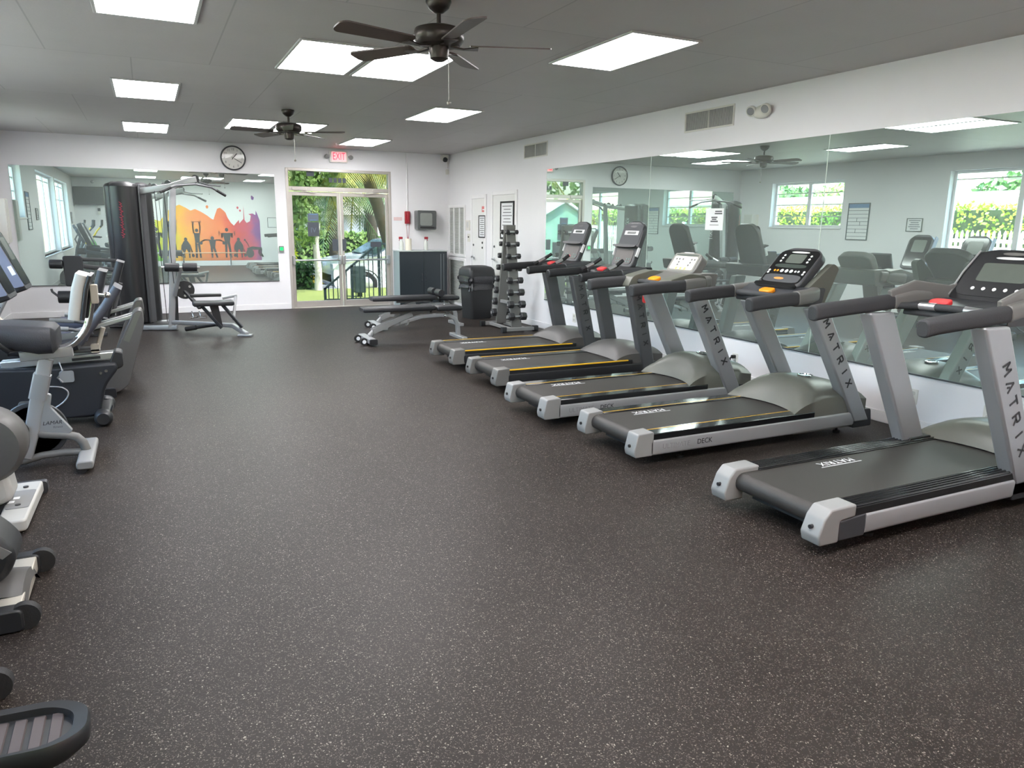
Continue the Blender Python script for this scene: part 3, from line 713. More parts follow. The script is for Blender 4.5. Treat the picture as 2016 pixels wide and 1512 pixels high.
# mural
o = thing('wall_mural', 'rainbow paint splash mural with dark exercise silhouettes on the rear wall', 'mural', (0, YB, 0))
mm_ = bpy.data.materials.new('mural_paint'); mm_.use_nodes = True
nt = mm_.node_tree; b = nt.nodes['Principled BSDF']; Lk = nt.links.new
tc = nt.nodes.new('ShaderNodeTexCoord'); sx = nt.nodes.new('ShaderNodeSeparateXYZ'); Lk(tc.outputs['Object'], sx.inputs[0])
nz = nt.nodes.new('ShaderNodeTexNoise'); nz.inputs['Scale'].default_value = 1.6; nz.inputs['Detail'].default_value = 6; Lk(tc.outputs['Object'], nz.inputs['Vector'])
ma = nt.nodes.new('ShaderNodeMath'); ma.operation = 'MULTIPLY_ADD'; ma.inputs[1].default_value = 1.3; ma.inputs[2].default_value = -0.65; Lk(nz.outputs['Fac'], ma.inputs[0])
za = nt.nodes.new('ShaderNodeMath'); za.operation = 'MULTIPLY_ADD'; za.inputs[1].default_value = 0.12; Lk(sx.outputs['Z'], za.inputs[0]); Lk(sx.outputs['X'], za.inputs[2])
ad = nt.nodes.new('ShaderNodeMath'); ad.operation = 'ADD'; Lk(za.outputs[0], ad.inputs[0]); Lk(ma.outputs[0], ad.inputs[1])
mr = nt.nodes.new('ShaderNodeMapRange'); mr.inputs['From Min'].default_value = -0.4; mr.inputs['From Max'].default_value = 4.1; Lk(ad.outputs[0], mr.inputs['Value'])
cr = nt.nodes.new('ShaderNodeValToRGB'); els = cr.color_ramp.elements
stops = [(0.0,(60,170,70)),(0.16,(110,190,40)),(0.25,(226,210,30)),(0.35,(250,180,40)),(0.50,(246,146,72)),(0.68,(244,124,66)),(0.77,(224,74,60)),(0.87,(198,78,116)),(0.93,(148,82,150)),(1.0,(110,60,150))]
while len(els) < len(stops): els.new(0.5)
for e_, (p, c_) in zip(els, stops): e_.position = p; e_.color = (*lin(c_), 1)
Lk(mr.outputs[0], cr.inputs[0]); Lk(cr.outputs[0], b.inputs['Base Color']); b.inputs['Roughness'].default_value = 0.6
top = [(-0.9,1.0),(-0.7,1.35),(-0.45,1.25),(-0.2,1.6),(0.0,1.45),(0.2,1.62),(0.45,1.55),(0.7,1.9),(0.95,2.05),(1.1,2.12),(1.3,2.02),(1.45,1.92),(1.6,1.98),(1.8,1.88),(2.0,1.75),(2.1,1.66),(2.18,1.62),(2.25,1.80),(2.33,2.0),(2.42,2.04),(2.5,1.98),(2.6,1.88),(2.66,1.70),(2.76,1.52),(2.86,1.42),(2.98,1.56),(3.04,1.62),(3.05,1.50),(3.14,1.60),(3.20,1.66),(3.22,2.15),(3.235,1.62),(3.3,1.52),(3.42,1.58),(3.46,1.78),(3.38,1.83),(3.52,1.86),(3.62,1.80),(3.64,1.96),(3.70,1.80),(3.76,1.60)]
pts = [(-0.9,0.18)]+[(3.76,0.18)]+top[::-1]
m_ = MB(); m_.prism(pts, 'y', 0.001, 0.003)
for cx, cz, r_ in ((2.0,2.06,0.045),(3.02,2.05,0.035),(3.1,1.95,0.03),(3.55,2.40,0.05),(3.53,2.45,0.03)):
    m_.prism([(cx+r_*(1+0.25*math.sin(5*a))*math.cos(a), cz+1.3*r_*math.sin(a)) for a in [2*PI*i/14 for i in range(14)]], 'y', 0.001, 0.003)
m_.build('colour_splash', mm_, o, smooth=False)
SIL = mat('silhouette_paint', (52,52,54), 0.6, var=0.02)
def figure(x, kind, z0=0.28):
    m_ = MB(); s = lambda pts, w_: m_.strokes([pts], (x, 0.003, 0), (1,0,0), (0,0,1), w_, 0.002)
    def disc(cx, cz, r_): m_.prism([(x+cx+r_*math.cos(2*PI*i/14), cz+1.15*r_*math.sin(2*PI*i/14)) for i in range(14)], 'y', 0.003, 0.0052)
    def poly(p): m_.prism([(x+a, c_) for a, c_ in p], 'y', 0.003, 0.005)
    if kind == 'press':
        disc(0,1.24,0.055); poly([(-0.10,1.15),(0.10,1.15),(0.07,0.80),(-0.07,0.80)]); poly([(-0.08,0.82),(0.0,0.78),(-0.02,0.28),(-0.09,0.28)]); poly([(0.0,0.78),(0.08,0.82),(0.11,0.28),(0.05,0.28)])
        s([(-0.09,1.12),(-0.12,1.35),(-0.10,1.53)],0.05); s([(0.09,1.12),(0.12,1.35),(0.10,1.53)],0.05); s([(-0.16,1.54),(0.16,1.54)],0.02); s([(-0.15,1.50),(-0.15,1.58)],0.02); s([(0.15,1.50),(0.15,1.58)],0.02)
    elif kind == 'fly':
        disc(0,0.97,0.06); poly([(-0.12,0.92),(0.12,0.92),(0.07,0.62),(-0.07,0.62)]); poly([(-0.08,0.64),(0.0,0.62),(-0.01,0.28),(-0.06,0.28)]); poly([(0.0,0.62),(0.08,0.64),(0.16,0.28),(0.10,0.28)])
        s([(-0.10,0.90),(-0.25,0.91),(-0.38,0.84)],0.05); s([(0.10,0.90),(0.25,0.91),(0.38,0.84)],0.05); disc(-0.38,0.80,0.05); disc(0.38,0.80,0.05)
    elif kind == 'squat':
        disc(0,1.27,0.058); poly([(-0.14,1.16),(0.14,1.16),(0.08,0.80),(-0.08,0.80)]); poly([(-0.09,0.82),(0.0,0.80),(-0.03,0.28),(-0.09,0.28)]); poly([(0.0,0.80),(0.09,0.82),(0.14,0.28),(0.08,0.28)])
        s([(-0.30,1.15),(0.30,1.15)],0.018); s([(-0.26,1.07),(-0.26,1.23)],0.03); s([(0.26,1.07),(0.26,1.23)],0.03); s([(-0.12,1.13),(-0.18,0.98),(-0.17,1.14)],0.05); s([(0.12,1.13),(0.18,0.98),(0.17,1.14)],0.05)
    elif kind == 'row':
        disc(0,0.93,0.055); poly([(-0.06,0.88),(0.06,0.88),(0.15,0.72),(0.15,0.58),(-0.15,0.58),(-0.15,0.72)]); s([(-0.13,0.70),(-0.16,0.50),(-0.13,0.36)],0.05); s([(0.13,0.70),(0.18,0.50),(0.20,0.36)],0.05)
        poly([(-0.14,0.60),(0.0,0.60),(-0.05,0.45),(-0.05,0.28),(-0.10,0.28),(-0.10,0.45)]); poly([(0.0,0.60),(0.14,0.60),(0.12,0.45),(0.12,0.28),(0.07,0.28),(0.07,0.45)]); disc(-0.14,0.36,0.05); disc(0.21,0.36,0.05)
    elif kind == 'ball':
        disc(0.0,0.43,0.14); poly([(-0.10,0.62),(0.10,0.68),(0.42,0.64),(0.42,0.56),(0.10,0.56),(-0.08,0.52)]); s([(0.40,0.60),(0.38,0.44),(0.45,0.30)],0.06); s([(0.34,0.58),(0.30,0.46),(0.38,0.32)],0.05); s([(-0.02,0.66),(-0.08,0.80),(-0.16,0.90)],0.035); disc(-0.16,0.91,0.03)
    m_.build('silhouette', SIL, o, smooth=False)
for x_, k_ in ((-0.35,'fly'),(0.30,'squat'),(0.82,'press'),(1.22,'row'),(1.60,'press'),(2.10,'fly'),(2.60,'squat'),(2.98,'row'),(3.36,'ball')): figure(x_, k_)
# low barre in front of the mural
o = thing('ballet_barre', 'low pale wooden barre on a chrome post in front of the mural', 'barre', (2.1, YB+0.18, 0))
MB().tube([(-1.15,0,0.46),(1.08,0,0.46)], 0.018, 12).build('rail', WOODB, o)
for xx in (-1.0, 0.56):
    q = MB(); q.lathe((xx,0,0), [(0.07,0),(0.07,0.012),(0.026,0.02),(0.024,0.30),(0.05,0.42),(0.03,0.445)], seg=18); q.build('post', CHROME, o)
# white cabinet box near the far left corner
o = thing('wall_box', 'white metal box on the left wall in the far left corner', 'box', (XL, 13.76, 1.24))
MB().b(0, 0.20, -0.14, 0.14, 0, 0.66).build('housing', OFFWHITE, o, bevel=0.006)
MB().b(0.20, 0.206, -0.125, 0.125, 0.02, 0.64).build('door', mat('box_door', (206,205,200), 0.45), o, bevel=0.003)
MB().b(0, 0.16, -0.17, 0.17, -0.03, -0.012).build('shelf', OFFWHITE, o)

# ================================================================== TREADMILLS (belt runs along +x toward the mirror)
def matrix_letters(mb, o, xd, yd, h, pitch, w_, depth=0.002):
    G = {'M': [[(-.5,-.5),(-.38,.5),(0,-.15),(.38,.5),(.5,-.5)]], 'A': [[(-.5,-.5),(0,.5),(.5,-.5)],[(-.05,-.42),(.12,-.1)]], 'T': [[(-.5,.5),(.5,.5)],[(0,.5),(0,-.5)]],
         'R': [[(-.4,-.5),(-.4,.5),(.35,.5),(.42,.35),(.42,.1),(.35,0),(-.4,0)],[(0,0),(.45,-.5)]], 'I': [[(0,.5),(0,-.5)]], 'X': [[(-.45,.5),(.45,-.5)],[(-.45,-.5),(.45,.5)]]}
    xd, yd = V(xd).normalized(), V(yd).normalized()
    for i, ch in enumerate('MATRIX'):
        for ln in G[ch]: mb.strokes([[(a*h*0.95, b_*h) for a, b_ in ln]], V(o)+xd*pitch*i, xd, yd, w_, depth)
    return mb

def treadmill(label, X, Yc, hw, P):
    o = thing('treadmill', label, 'treadmill', (X, Yc, 0), group='treadmills facing the mirrors')
    zt, h0, h1 = 0.235, P['h0'], P['h1']; bw = hw-0.125
    (mx0, mz0), (mx1, mz1) = P['mast']; dark = P['style'] == 'dark'
    xe = h0+0.30
    # belt loop round two rollers
    prof = [(xe, zt-0.012), (0.085, zt-0.012)]+[(0.085-0.055*math.sin(a), zt-0.067+0.055*math.cos(a)) for a in [PI*i/10 for i in range(1, 11)]]+[(xe, zt-0.122)]
    MB().prism(prof, 'y', -bw, bw).build('belt', BELT, o, ang=30)
    lt = MB(); zb = zt-0.0115
    lx = P.get('logo', 0.70)
    lt.text('MATRIX', 0.075, (lx, bw*0.72, zb), (-1,0,0), (0,-1,0), 0.001, spacing=1.1)
    lt.b(lx-0.17, lx+0.17, bw*0.72-0.05, bw*0.72-0.044, zb, zb+0.0008)
    lt.build('belt_logo', PALEINK, o, smooth=False)
    # rear end caps
    for s_ in (-1, 1):
        ya, yb = sorted((s_*(bw+0.004), s_*hw))
        c = MB()
        cp = rpoly([(-0.02, 0.075), (-0.035, 0.12), (0.005, zt+0.005), (0.18, zt+0.012), (0.18, 0.075)], 0.018)
        if P['style'] == 'wide':
            c.prism(rpoly([(-0.03, 0.06), (-0.045, 0.11), (-0.012, zt-0.035), (0.03, zt+0.012), (0.21, zt+0.015), (0.21, zt-0.05), (0.10, zt-0.06), (0.10, 0.06)], 0.012), 'y', ya, yb)
        else: c.prism([(a*0.75, z) for a, z in cp], 'y', ya, yb)
        co = c.build('end_cap', CAPG if not dark else MIDP, o, bevel=0.010, seg=3)
        h = MB(); h.cyl((-0.046 if P['style'] == 'wide' else -0.030, (ya+yb)/2, 0.150), (-0.02, (ya+yb)/2, 0.150), 0.011, seg=14); h.build('bolt_hole', INK, co)
        # side panel and foot rail
        x0 = 0.21 if P['style'] == 'wide' else 0.12
        sp = MB(); yo = s_*hw
        if P['style'] == 'wide':
            k_ = MB(); k_.prism(rpoly([(0.10, 0.065), (0.29, 0.065), (0.30, 0.12), (0.29, zt-0.045), (0.10, zt-0.06)], 0.01), 'y', *sorted((s_*(hw-0.055), s_*(hw-0.002)))); k_.build('cap_skirt', DARKP, o, bevel=0.008)
            x0 = 0.29
        ye = sorted((s_*(hw-0.06), yo))
        sp.prism([(ye[0] if s_ < 0 else ye[0], 0.075), (ye[1], 0.075)] if False else rpoly([(ye[0], 0.075), (ye[1], 0.075), (ye[1], zt-0.045), (ye[0], zt-0.045)], 0.018), 'x', x0, P['side1'])
        so = sp.build('side_panel', BLACKP if dark else SILVER2, o)
        if P['style'] == 'silver' and s_ < 0:
            t_ = MB(); t_.text('ULTIMATE', 0.052, (0.33, -hw-0.0012, 0.132), (1,0,0), (0,0,1), 0.001); t_.build('faded_lettering', mat('faded_ink', (140,140,140), 0.5), so, smooth=False)
            t_ = MB(); t_.text('DECK', 0.052, (0.58, -hw-0.0012, 0.132), (1,0,0), (0,0,1), 0.001); t_.build('lettering', INK, so, smooth=False)
        r_ = MB(); ya, yb = sorted((s_*(bw-0.01), s_*(hw-0.004))); rx = (0.20 if P['style'] == 'wide' else 0.13)
        r_.b(rx, h0+0.16, ya, yb, zt-0.05, zt-0.004)
        if P['style'] == 'wide':
            for k in range(5):
                yy = ya+(yb-ya)*(k+0.6)/5.4; r_.prism([(yy-0.008, zt-0.005), (yy+0.008, zt-0.005), (yy+0.004, zt+0.006), (yy-0.004, zt+0.006)], 'x', rx, h0+0.14)
        r_.build('foot_rail', GLOSSB if P['style'] != 'dark' else BLACKP, o, bevel=0.005)
        if P['style'] == 'dark':
            MB().b(rx, h0+0.10, *sorted((s_*(hw-0.012), s_*(hw+0.002))), zt-0.013, zt-0.002).build('yellow_stripe', GOLDSTRIPE, o)
        elif P['style'] == 'silver':
            MB().b(rx, h0+0.10, *sorted((s_*(bw+0.012), s_*(bw+0.017))), zt-0.0042, zt-0.0028).build('gold_stripe', GOLDSTRIPE, o)
    # under frame and feet
    u = MB(); u.b(0.15, h1-0.15, -bw+0.02, bw-0.02, 0.06, 0.10); u.build('base_frame', BLACKP, o)
    for xx in (0.45, h1-0.25):
        for s_ in (-1, 1):
            q = MB(); q.cyl((xx, s_*(hw-0.10), 0.0), (xx, s_*(hw-0.10), 0.02), 0.028, seg=14); q.cyl((xx, s_*(hw-0.10), 0.02), (xx, s_*(hw-0.10), 0.075), 0.010, seg=8); q.build('foot', RUBBER, o)
    # motor hood: domed loft along x
    rows_ = []; N = 14; hp = P['hood']
    for i in range(15):
        t = i/14; x = h0+(h1-h0)*t
        e = math.sin(PI*min(1, t*1.15+0.0))**0.6 if t < 0.45 else 1.0
        ht = 0.02+(hp-zt)*(1-(1-min(1, t/0.40))**2.2) if t < 0.40 else 0.02+(hp-zt)*(1-0.42*((t-0.40)/0.60)**2)
        row = []
        hy = hw-0.012
        for j in range(N+1):
            u_ = -1+2*j/N; shp = (1-abs(u_)**3.2)
            bow = 0.11*(1-abs(u_)**2)*max(0, 1-t*2.2) if not dark else 0.03*(1-abs(u_)**2)*max(0, 1-t*2.2)
            row.append((x+bow-0.05, u_*hy, zt-0.008+ht*(0.42+0.58*shp) if t > 0.02 else zt-0.004))
        rows_.append(row)
    hd = MB()
    full = []
    for row in rows_:
        full.append([(row[0][0], row[0][1], 0.07)]+row+[(row[-1][0], row[-1][1], 0.07)])
    hd.grid(full); hd.bm.faces.new([v for v in hd.bm.verts][-(N+3):]) if False else None
    last = full[-1]; hd._addbm([V(p) for p in last], [tuple(range(len(last)))])
    hood = hd.build('motor_hood', HOODD if dark else HOODG, o, ang=50)
    if not dark and P['style'] == 'silver':
        xb = h0+0.40*(h1-h0)+0.06; zb = hp+0.012
        MB().lathe((xb, -0.05, zb), [(0.058, 0.0), (0.060, 0.006), (0.052, 0.008), (0.050, 0.003)], seg=28).build('badge_ring', CHROME, hood)
    # masts
    for s_ in (-1, 1):
        tx = P['mw']/2; ya, yb = sorted((s_*(hw-0.095), s_*(hw+0.004)))
        k = (mx0-mx1)/(mz1-mz0)
        bx_, bz_ = (mx0, mz0)
        m_ = MB(); m_.prism([(bx_-tx, bz_), (bx_+tx*0.9, bz_), (mx1+tx, mz1), (mx1-tx, mz1)], 'y', ya, yb)
        mo = m_.build('mast', DKSILVER if dark else SILVER, o, bevel=0.016, seg=3)
        d_ = V((mx0-mx1, 0, mz0-mz1)).normalized()
        up_ = V((-d_.z, 0, d_.x))
        if up_.x < 0: up_ = -up_
        L_ = (V((mx0,0,mz0))-V((mx1,0,mz1))).length
        face_y = s_*(hw+0.004)
        l_ = MB()
        if s_ < 0:
            matrix_letters(l_, V((mx1, face_y-0.0005, mz1))+d_*(L_*P['l0'])+up_*0.005, d_, up_, P['lh'], L_*P['lp'], 0.012, 0.002)
        else:
            # on the far side the lettering reads upward from the foot of the mast
            matrix_letters(l_, V((mx1, face_y+0.0005, mz1))+d_*(L_*(P['l0']+5*P['lp'])), -d_, up_, P['lh'], L_*P['lp'], 0.012, 0.002)
        l_.build('mast_lettering', mat('mast_ink', (44,45,47), 0.5), mo, smooth=False)
        b_ = MB(); b_.prism(rpoly([(mx0-tx*1.15, 0.055), (mx0+tx*1.25, 0.055), (mx0+tx*1.0, mz0+0.10), (mx0-tx*1.0+0.0, mz0+0.10)], 0.02), 'y', *sorted((s_*(hw-0.105), s_*(hw-0.0)))); b_.build('mast_shoe', BLACKP if not dark else DKSILVER, o, bevel=0.008)
    # hand rails
    zr = P['zr']
    for s_ in (-1, 1):
        y_ = s_*(hw-0.045)
        g = MB(); g.rbar([(P['r0'], y_, zr-0.012), (P['r0']+0.10, y_, zr), (P['r1'], y_, zr+P['rise']*0.6)], 0.075, P['rh'], rad=0.03, seg=4)
        g.build('hand_rail', BLACKP if dark else FOAM, o, bevel=0.01)
        e = MB(); e.rbar([(P['r1']-0.02, y_, zr+P['rise']*0.6), (P['r1']+0.14, y_*0.97, zr+P['rise']), (P['c0'][0]+0.10, y_*0.86, zr+P['rise']+0.01)], 0.085, P['rh']+0.004, rad=0.03, seg=4)
        e.build('rail_arm', DARKP if dark else MIDP, o, bevel=0.008)
    # dash between the arms
    (cx0, cz0), (cx1, cz1) = P['c0'], P['c1']; chw = P['chw']; ct = P.get('cth', 0.07)
    d_ = MB(); dp = rpoly([(cx0-P['dl'], zr-0.045), (cx0+0.16, zr-0.055), (cx0+0.20, cz0-0.01), (cx0+0.02, cz0-0.005), (cx0-P['dl']+0.03, zr+0.035)], 0.025)
    d_.prism(dp, 'y', -(hw-0.075), hw-0.075)
    dash = d_.build('dash', P['dashm'], o, bevel=0.014, seg=3)
    # console: a tilted slab with rounded top
    al = (V((cx1,0,cz1))-V((cx0,0,cz0))); Lc = al.length; al.normalize(); nrm = V((-al.z, 0, al.x))      # faces the runner
    if nrm.x > 0: nrm = -nrm
    cc = V((cx0,0,cz0)); yv = V((0,1,0))
    def slab(mb, outline, a, b_):
        A = [cc+yv*q[0]+al*q[1]+nrm*a for q in outline]; B = [cc+yv*q[0]+al*q[1]+nrm*b_ for q in outline]; mb.loft([A, B]); return mb
    topw = chw*P.get('taper', 0.92)
    outl = rpoly([(-chw, -0.02), (chw, -0.02), (topw+0.012, Lc*0.86), (topw*0.62, Lc*1.02), (-topw*0.62, Lc*1.02), (-topw-0.012, Lc*0.86)], 0.06, 5)
    cb = slab(MB(), outl, -ct, 0.0).build('console', P['conm'], o, bevel=0.012, seg=3)
    def panel(nm, y0, y1, t0, t1, m, a=0.0005, b_=0.004, rad=0.012, par=None):
        return slab(MB(), [(y0+(y1-y0)*(0.5+q[0]), t0+(t1-t0)*(0.5+q[1])) for q in rrect(1, 1, min(0.45, rad/abs(t1-t0)), 3)], a, b_).build(nm, m, par or cb)
    P['face'](panel, slab, cb, chw, Lc, cc, al, nrm, yv)
    # emergency stop on the dash
    sx = cx0-P['dl']+0.035
    q = MB(); q.rbox((sx, P.get('stopy', 0.02), zr+0.05), (0.075, 0.13, 0.028), 0.03, axis='z', seg=5, rot=Matrix.Rotation(math.radians(-18), 3, 'Y')); q.build('stop_button', P['stopm'], dash, bevel=0.006)
    # sensor grip bar in front of the dash
    if P.get('grip', True):
        q = MB(); gx = cx0-P['dl']-P.get('gripd', 0.05)
        q.tube([(P['r1']+0.02, hw-0.06, zr+0.01), (gx+0.02, hw*0.55, zr+0.02), (gx, 0, zr+0.025), (gx+0.02, -hw*0.55, zr+0.02), (P['r1']+0.02, -hw+0.06, zr+0.01)], 0.022, 12)
        q.build('grip_bar', FOAM, o)
        for s_ in ((-1, 1) if P['style'] == 'wide' else ()): MB().tube([(gx+0.016, s_*hw*0.50, zr+0.0205), (gx+0.004, s_*hw*0.22, zr+0.0245)], 0.0235, 12).build('grip_sensor', ALU, o)
    if P.get('extra'): P['extra'](o, P)
    return o

def dots(slab, cb, items, m, nm, a=0.004, b_=0.0065):
    mb = MB()
    for (y, t, r_) in items:
        slab(mb, [(y+r_*math.cos(2*PI*k/12), t+r_*math.sin(2*PI*k/12)) for k in range(12)], a, b_)
    mb.build(nm, m, cb, smooth=False)
def face_wide(panel, slab, cb, w, L, cc, al, n, yv):
    panel('face_panel', -w*0.92, w*0.92, 0.01, L*0.93, GLOSSB, 0.0005, 0.003, 0.05)
    panel('display', -w*0.40, w*0.40, L*0.58, L*0.82, SCREENG, 0.003, 0.005)
    panel('label_strip', -w*0.42, w*0.42, L*0.855, L*0.90, PALEINK, 0.003, 0.0045)
    panel('message_window', -w*0.72, w*0.72, L*0.45, L*0.55, mat('dark_display',(58,66,62),0.25), 0.003, 0.005)
    dots(slab, cb, [(s_*w*0.62, L*t, 0.010) for s_ in (-1,1) for t in (0.62,0.70,0.78)]+[(s_*w*0.82, L*t, 0.010) for s_ in (-1,1) for t in (0.30,0.36)]+[(w*q, L*0.36, 0.016) for q in (-0.22,0,0.22)], PALEINK, 'key')
    dots(slab, cb, [(w*q, L*0.36, 0.010) for q in (0.56,0.42)], ORANGE, 'orange_key')
    dots(slab, cb, [(w*q, L*0.36, 0.010) for q in (-0.42,-0.56)], PALEINK, 'small_key')
    panel('accent_label', -w*0.12, w*0.34, L*0.13, L*0.19, mat('amber_label',(214,138,60),0.5), 0.0042, 0.0055)
    panel('reading_ledge', -w*0.95, w*0.95, -0.035, 0.004, GLOSSB, 0.0, 0.028, 0.01); panel('lower_panel', -w*0.84, w*0.84, L*0.06, L*0.27, mat('lower_panel',(58,60,64),0.4), 0.003, 0.0042, 0.02)
def face_small(panel, slab, cb, w, L, cc, al, n, yv):
    panel('face_panel', -w*0.90, w*0.90, 0.0, L*0.93, mat('console_grey',(120,120,114),0.4), 0.0005, 0.003)
    panel('overlay', -w*0.80, w*0.80, L*0.08, L*0.78, OVERLAY, 0.003, 0.0045)
    panel('display', -w*0.80, w*0.80, L*0.80, L*0.90, SCREENG, 0.003, 0.0045)
    dots(slab, cb, [(w*q, L*t, 0.010) for q, t in ((.6,.62),(.4,.62),(.15,.62),(-.45,.62),(-.65,.62),(.35,.46),(-.45,.46),(.35,.32),(-.4,.32))], GREYINK, 'key')
    dots(slab, cb, [(w*q, L*0.14, 0.014) for q in (.3,0,-.3)], mat('amber_key',(226,190,110),0.4), 'amber_key')
    panel('label_strip', -w*0.35, w*0.35, L*0.96, L*1.0, PALEINK, -0.02, 0.004)
def face_tall(panel, slab, cb, w, L, cc, al, n, yv):
    panel('upper_face', -w*0.88, w*0.88, L*0.46, L*0.95, mat('matte_slate', (52,55,60), 0.55, var=0.05), 0.0005, 0.003, 0.03)
    panel('logo_ring', -w*0.30, w*0.30, L*0.87, L*0.92, DARKP, 0.003, 0.0045)
    f = MB()
    for y0, y1, t0, t1 in ((-.62,.62,.70,.72),(-.62,.62,.775,.795),(-.62,-.40,.72,.775),(.40,.62,.72,.775)): slab(f, [(w*y0,L*t0),(w*y1,L*t0),(w*y1,L*t1),(w*y0,L*t1)], 0.003, 0.005)
    f.build('window_frame', PALEINK, cb, smooth=False)
    panel('message_window', -w*0.40, w*0.40, L*0.72, L*0.775, mat('dark_display',(58,66,62),0.25), 0.003, 0.0042)
    panel('reading_ledge', -w*1.05, w*1.05, L*0.39, L*0.455, DARKP, 0.0, 0.05, 0.012)
    panel('key_panel', -w*0.80, w*0.80, L*0.03, L*0.37, mat('key_panel',(84,80,78),0.5), 0.0005, 0.004, 0.03)
    panel('stop_key', -w*0.08, w*0.10, L*0.06, L*0.13, RED, 0.004, 0.006)
    dots(slab, cb, [(w*q, L*t, 0.009) for q in (-.6,-.4,.35,.55) for t in (.09,.15)], mat('teal_key',(88,120,116),0.4), 'key')
    for s_ in (-1, 1): MB().rbar([cc+yv*s_*(w+0.014)+al*L*0.22-n*0.01, cc+yv*s_*(w+0.014)+al*L*0.42-n*0.01], 0.012, 0.035).build('side_handle', PALEINK, cb)
def face_big(panel, slab, cb, w, L, cc, al, n, yv):
    panel('face_panel', -w*0.9, w*0.9, 0.02, L*0.95, BLACKP, 0.0005, 0.003, 0.05)
    for s_ in (-1, 1): MB().tube([cc+yv*s_*w*0.97+al*0.01+n*0.008, cc+yv*s_*w*0.93+al*L*0.5+n*0.008, cc+yv*s_*w*0.80+al*L*0.95+n*0.008], 0.006, 8).build('edge_trim', SILVER2, cb)
    panel('label_strip', -w*0.36, w*0.36, L*0.80, L*0.85, PALEINK, 0.003, 0.005)
    slab(MB(), [(w*0.26*math.cos(2*PI*k/24), L*0.915+L*0.03*math.sin(2*PI*k/24)) for k in range(24)], 0.003, 0.0048).build('logo_badge', MIDP, cb)
    panel('display', -w*0.55, w*0.55, L*0.35, L*0.72, SCREENG, 0.003, 0.0045)
    dots(slab, cb, [(w*q, L*0.2, 0.012) for q in (-.5,-.25,0,.25,.5)], PALEINK, 'key')
def extra_side_cheeks(o, P):
    # broad olive side cheeks that carry the console
    (cx0, cz0), (cx1, cz1) = P['c0'], P['c1']
    for s_ in (-1, 1):
        q = MB(); y0 = s_*(P['chw']+0.006); pts = [(cx0-0.10, cz0-0.14), (cx0+0.22, cz0-0.15), (cx1+0.09, cz1-0.14), (cx1+0.02, cz1-0.10), (cx0+0.06, cz0+0.0)]
        q.prism(rpoly(pts, 0.03), 'y', *sorted((y0, y0+s_*0.055))); q.build('console_cheek', HOODG, o, bevel=0.012, seg=3)
def extra_bolsters(o, P):
    (cx0, cz0) = P['c0']
    for s_ in (-1, 1):
        q = MB(); q.prism(rpoly([(cx0-0.42, cz0-0.15), (cx0-0.05, cz0-0.16), (cx0+0.06, cz0-0.13), (cx0+0.02, cz0-0.02), (cx0-0.14, cz0+0.0), (cx0-0.36, cz0-0.05)], 0.03), 'y', *sorted((s_*0.20, s_*0.345))); q.build('side_bolster', HOODG, o, bevel=0.02, seg=3)
def extra_key(o, P):
    q = MB(); q.tube([(1.56, -0.44, 1.05), (1.60, -0.45, 0.98), (1.62, -0.45, 0.93)], 0.004, 6); q.rbox((1.64, -0.452, 0.88), (0.055, 0.012, 0.085), 0.02, axis='y'); q.build('safety_key', RED, o)
def extra_wings(o, P):
    (cx0, cz0) = P['c0']; zr = P['zr']
    q = MB(); q.sweep([(P['r1']-0.05, 0.34, zr+0.06), (P['r1']+0.16, 0.33, zr+0.12), (cx0+0.02, 0.27, cz0+0.02), (cx0+0.15, 0.24, cz0+0.06)], rrect(0.03, 0.10, 0.012)); q.build('console_wing', MIDP, o, bevel=0.006)
    q = MB(); q.sweep([(P['r1']-0.05, -0.34, zr+0.06), (P['r1']+0.16, -0.33, zr+0.12), (cx0+0.02, -0.27, cz0+0.02), (cx0+0.15, -0.24, cz0+0.06)], rrect(0.03, 0.10, 0.012)); q.build('console_wing', MIDP, o, bevel=0.006)
def extra_dark(o, P):
    (cx0, cz0) = P['c0']
    for s_ in (-1, 1):
        q = MB(); q.tube([(cx0-0.36, s_*0.22, P['zr']+0.03), (cx0-0.20, s_*0.22, P['zr']+0.10), (cx0-0.12, s_*0.21, P['zr']+0.15)], 0.020, 10); q.build('angled_grip', BLACKP, o)
        q = MB(); q.tube([(cx0-0.30, s_*0.22, P['zr']+0.0565), (cx0-0.21, s_*0.22, P['zr']+0.096)], 0.0213, 10); q.build('grip_sensor', ALU, o)
    q = MB(); q.rbox((cx0-0.14, 0.02, P['zr']+0.045), (0.03, 0.20, 0.012), 0.005, axis='z'); q.build('red_label', RED, o)

T5 = dict(style='wide', h0=1.77, h1=2.50, side1=1.95, mast=((1.67, 0.15), (1.16, 1.11)), mw=0.22, l0=0.25, lh=0.066, lp=0.105, hood=0.36, zr=1.135, rh=0.095, r0=0.60, r1=1.30, rise=0.06, c0=(1.70, 1.20), c1=(1.92, 1.50), chw=0.27, dl=0.34, dashm=DARKP, conm=BLACKP, face=face_big, stopm=RED, stopy=0.10, extra=extra_wings, logo=0.75, gripd=0.02)
T4 = dict(style='silver', h0=1.50, h1=2.28, side1=2.10, mast=((2.19, 0.10), (1.60, 1.03)), mw=0.185, l0=0.12, lh=0.058, lp=0.105, hood=0.43, zr=1.09, rh=0.10, r0=0.93, r1=1.40, rise=0.035, c0=(1.525, 1.185), c1=(1.79, 1.46), chw=0.215, dl=0.13, dashm=DARKP, conm=DARKP, face=face_wide, stopm=ORANGE, stopy=0.0, extra=extra_side_cheeks, logo=0.50, taper=0.96)
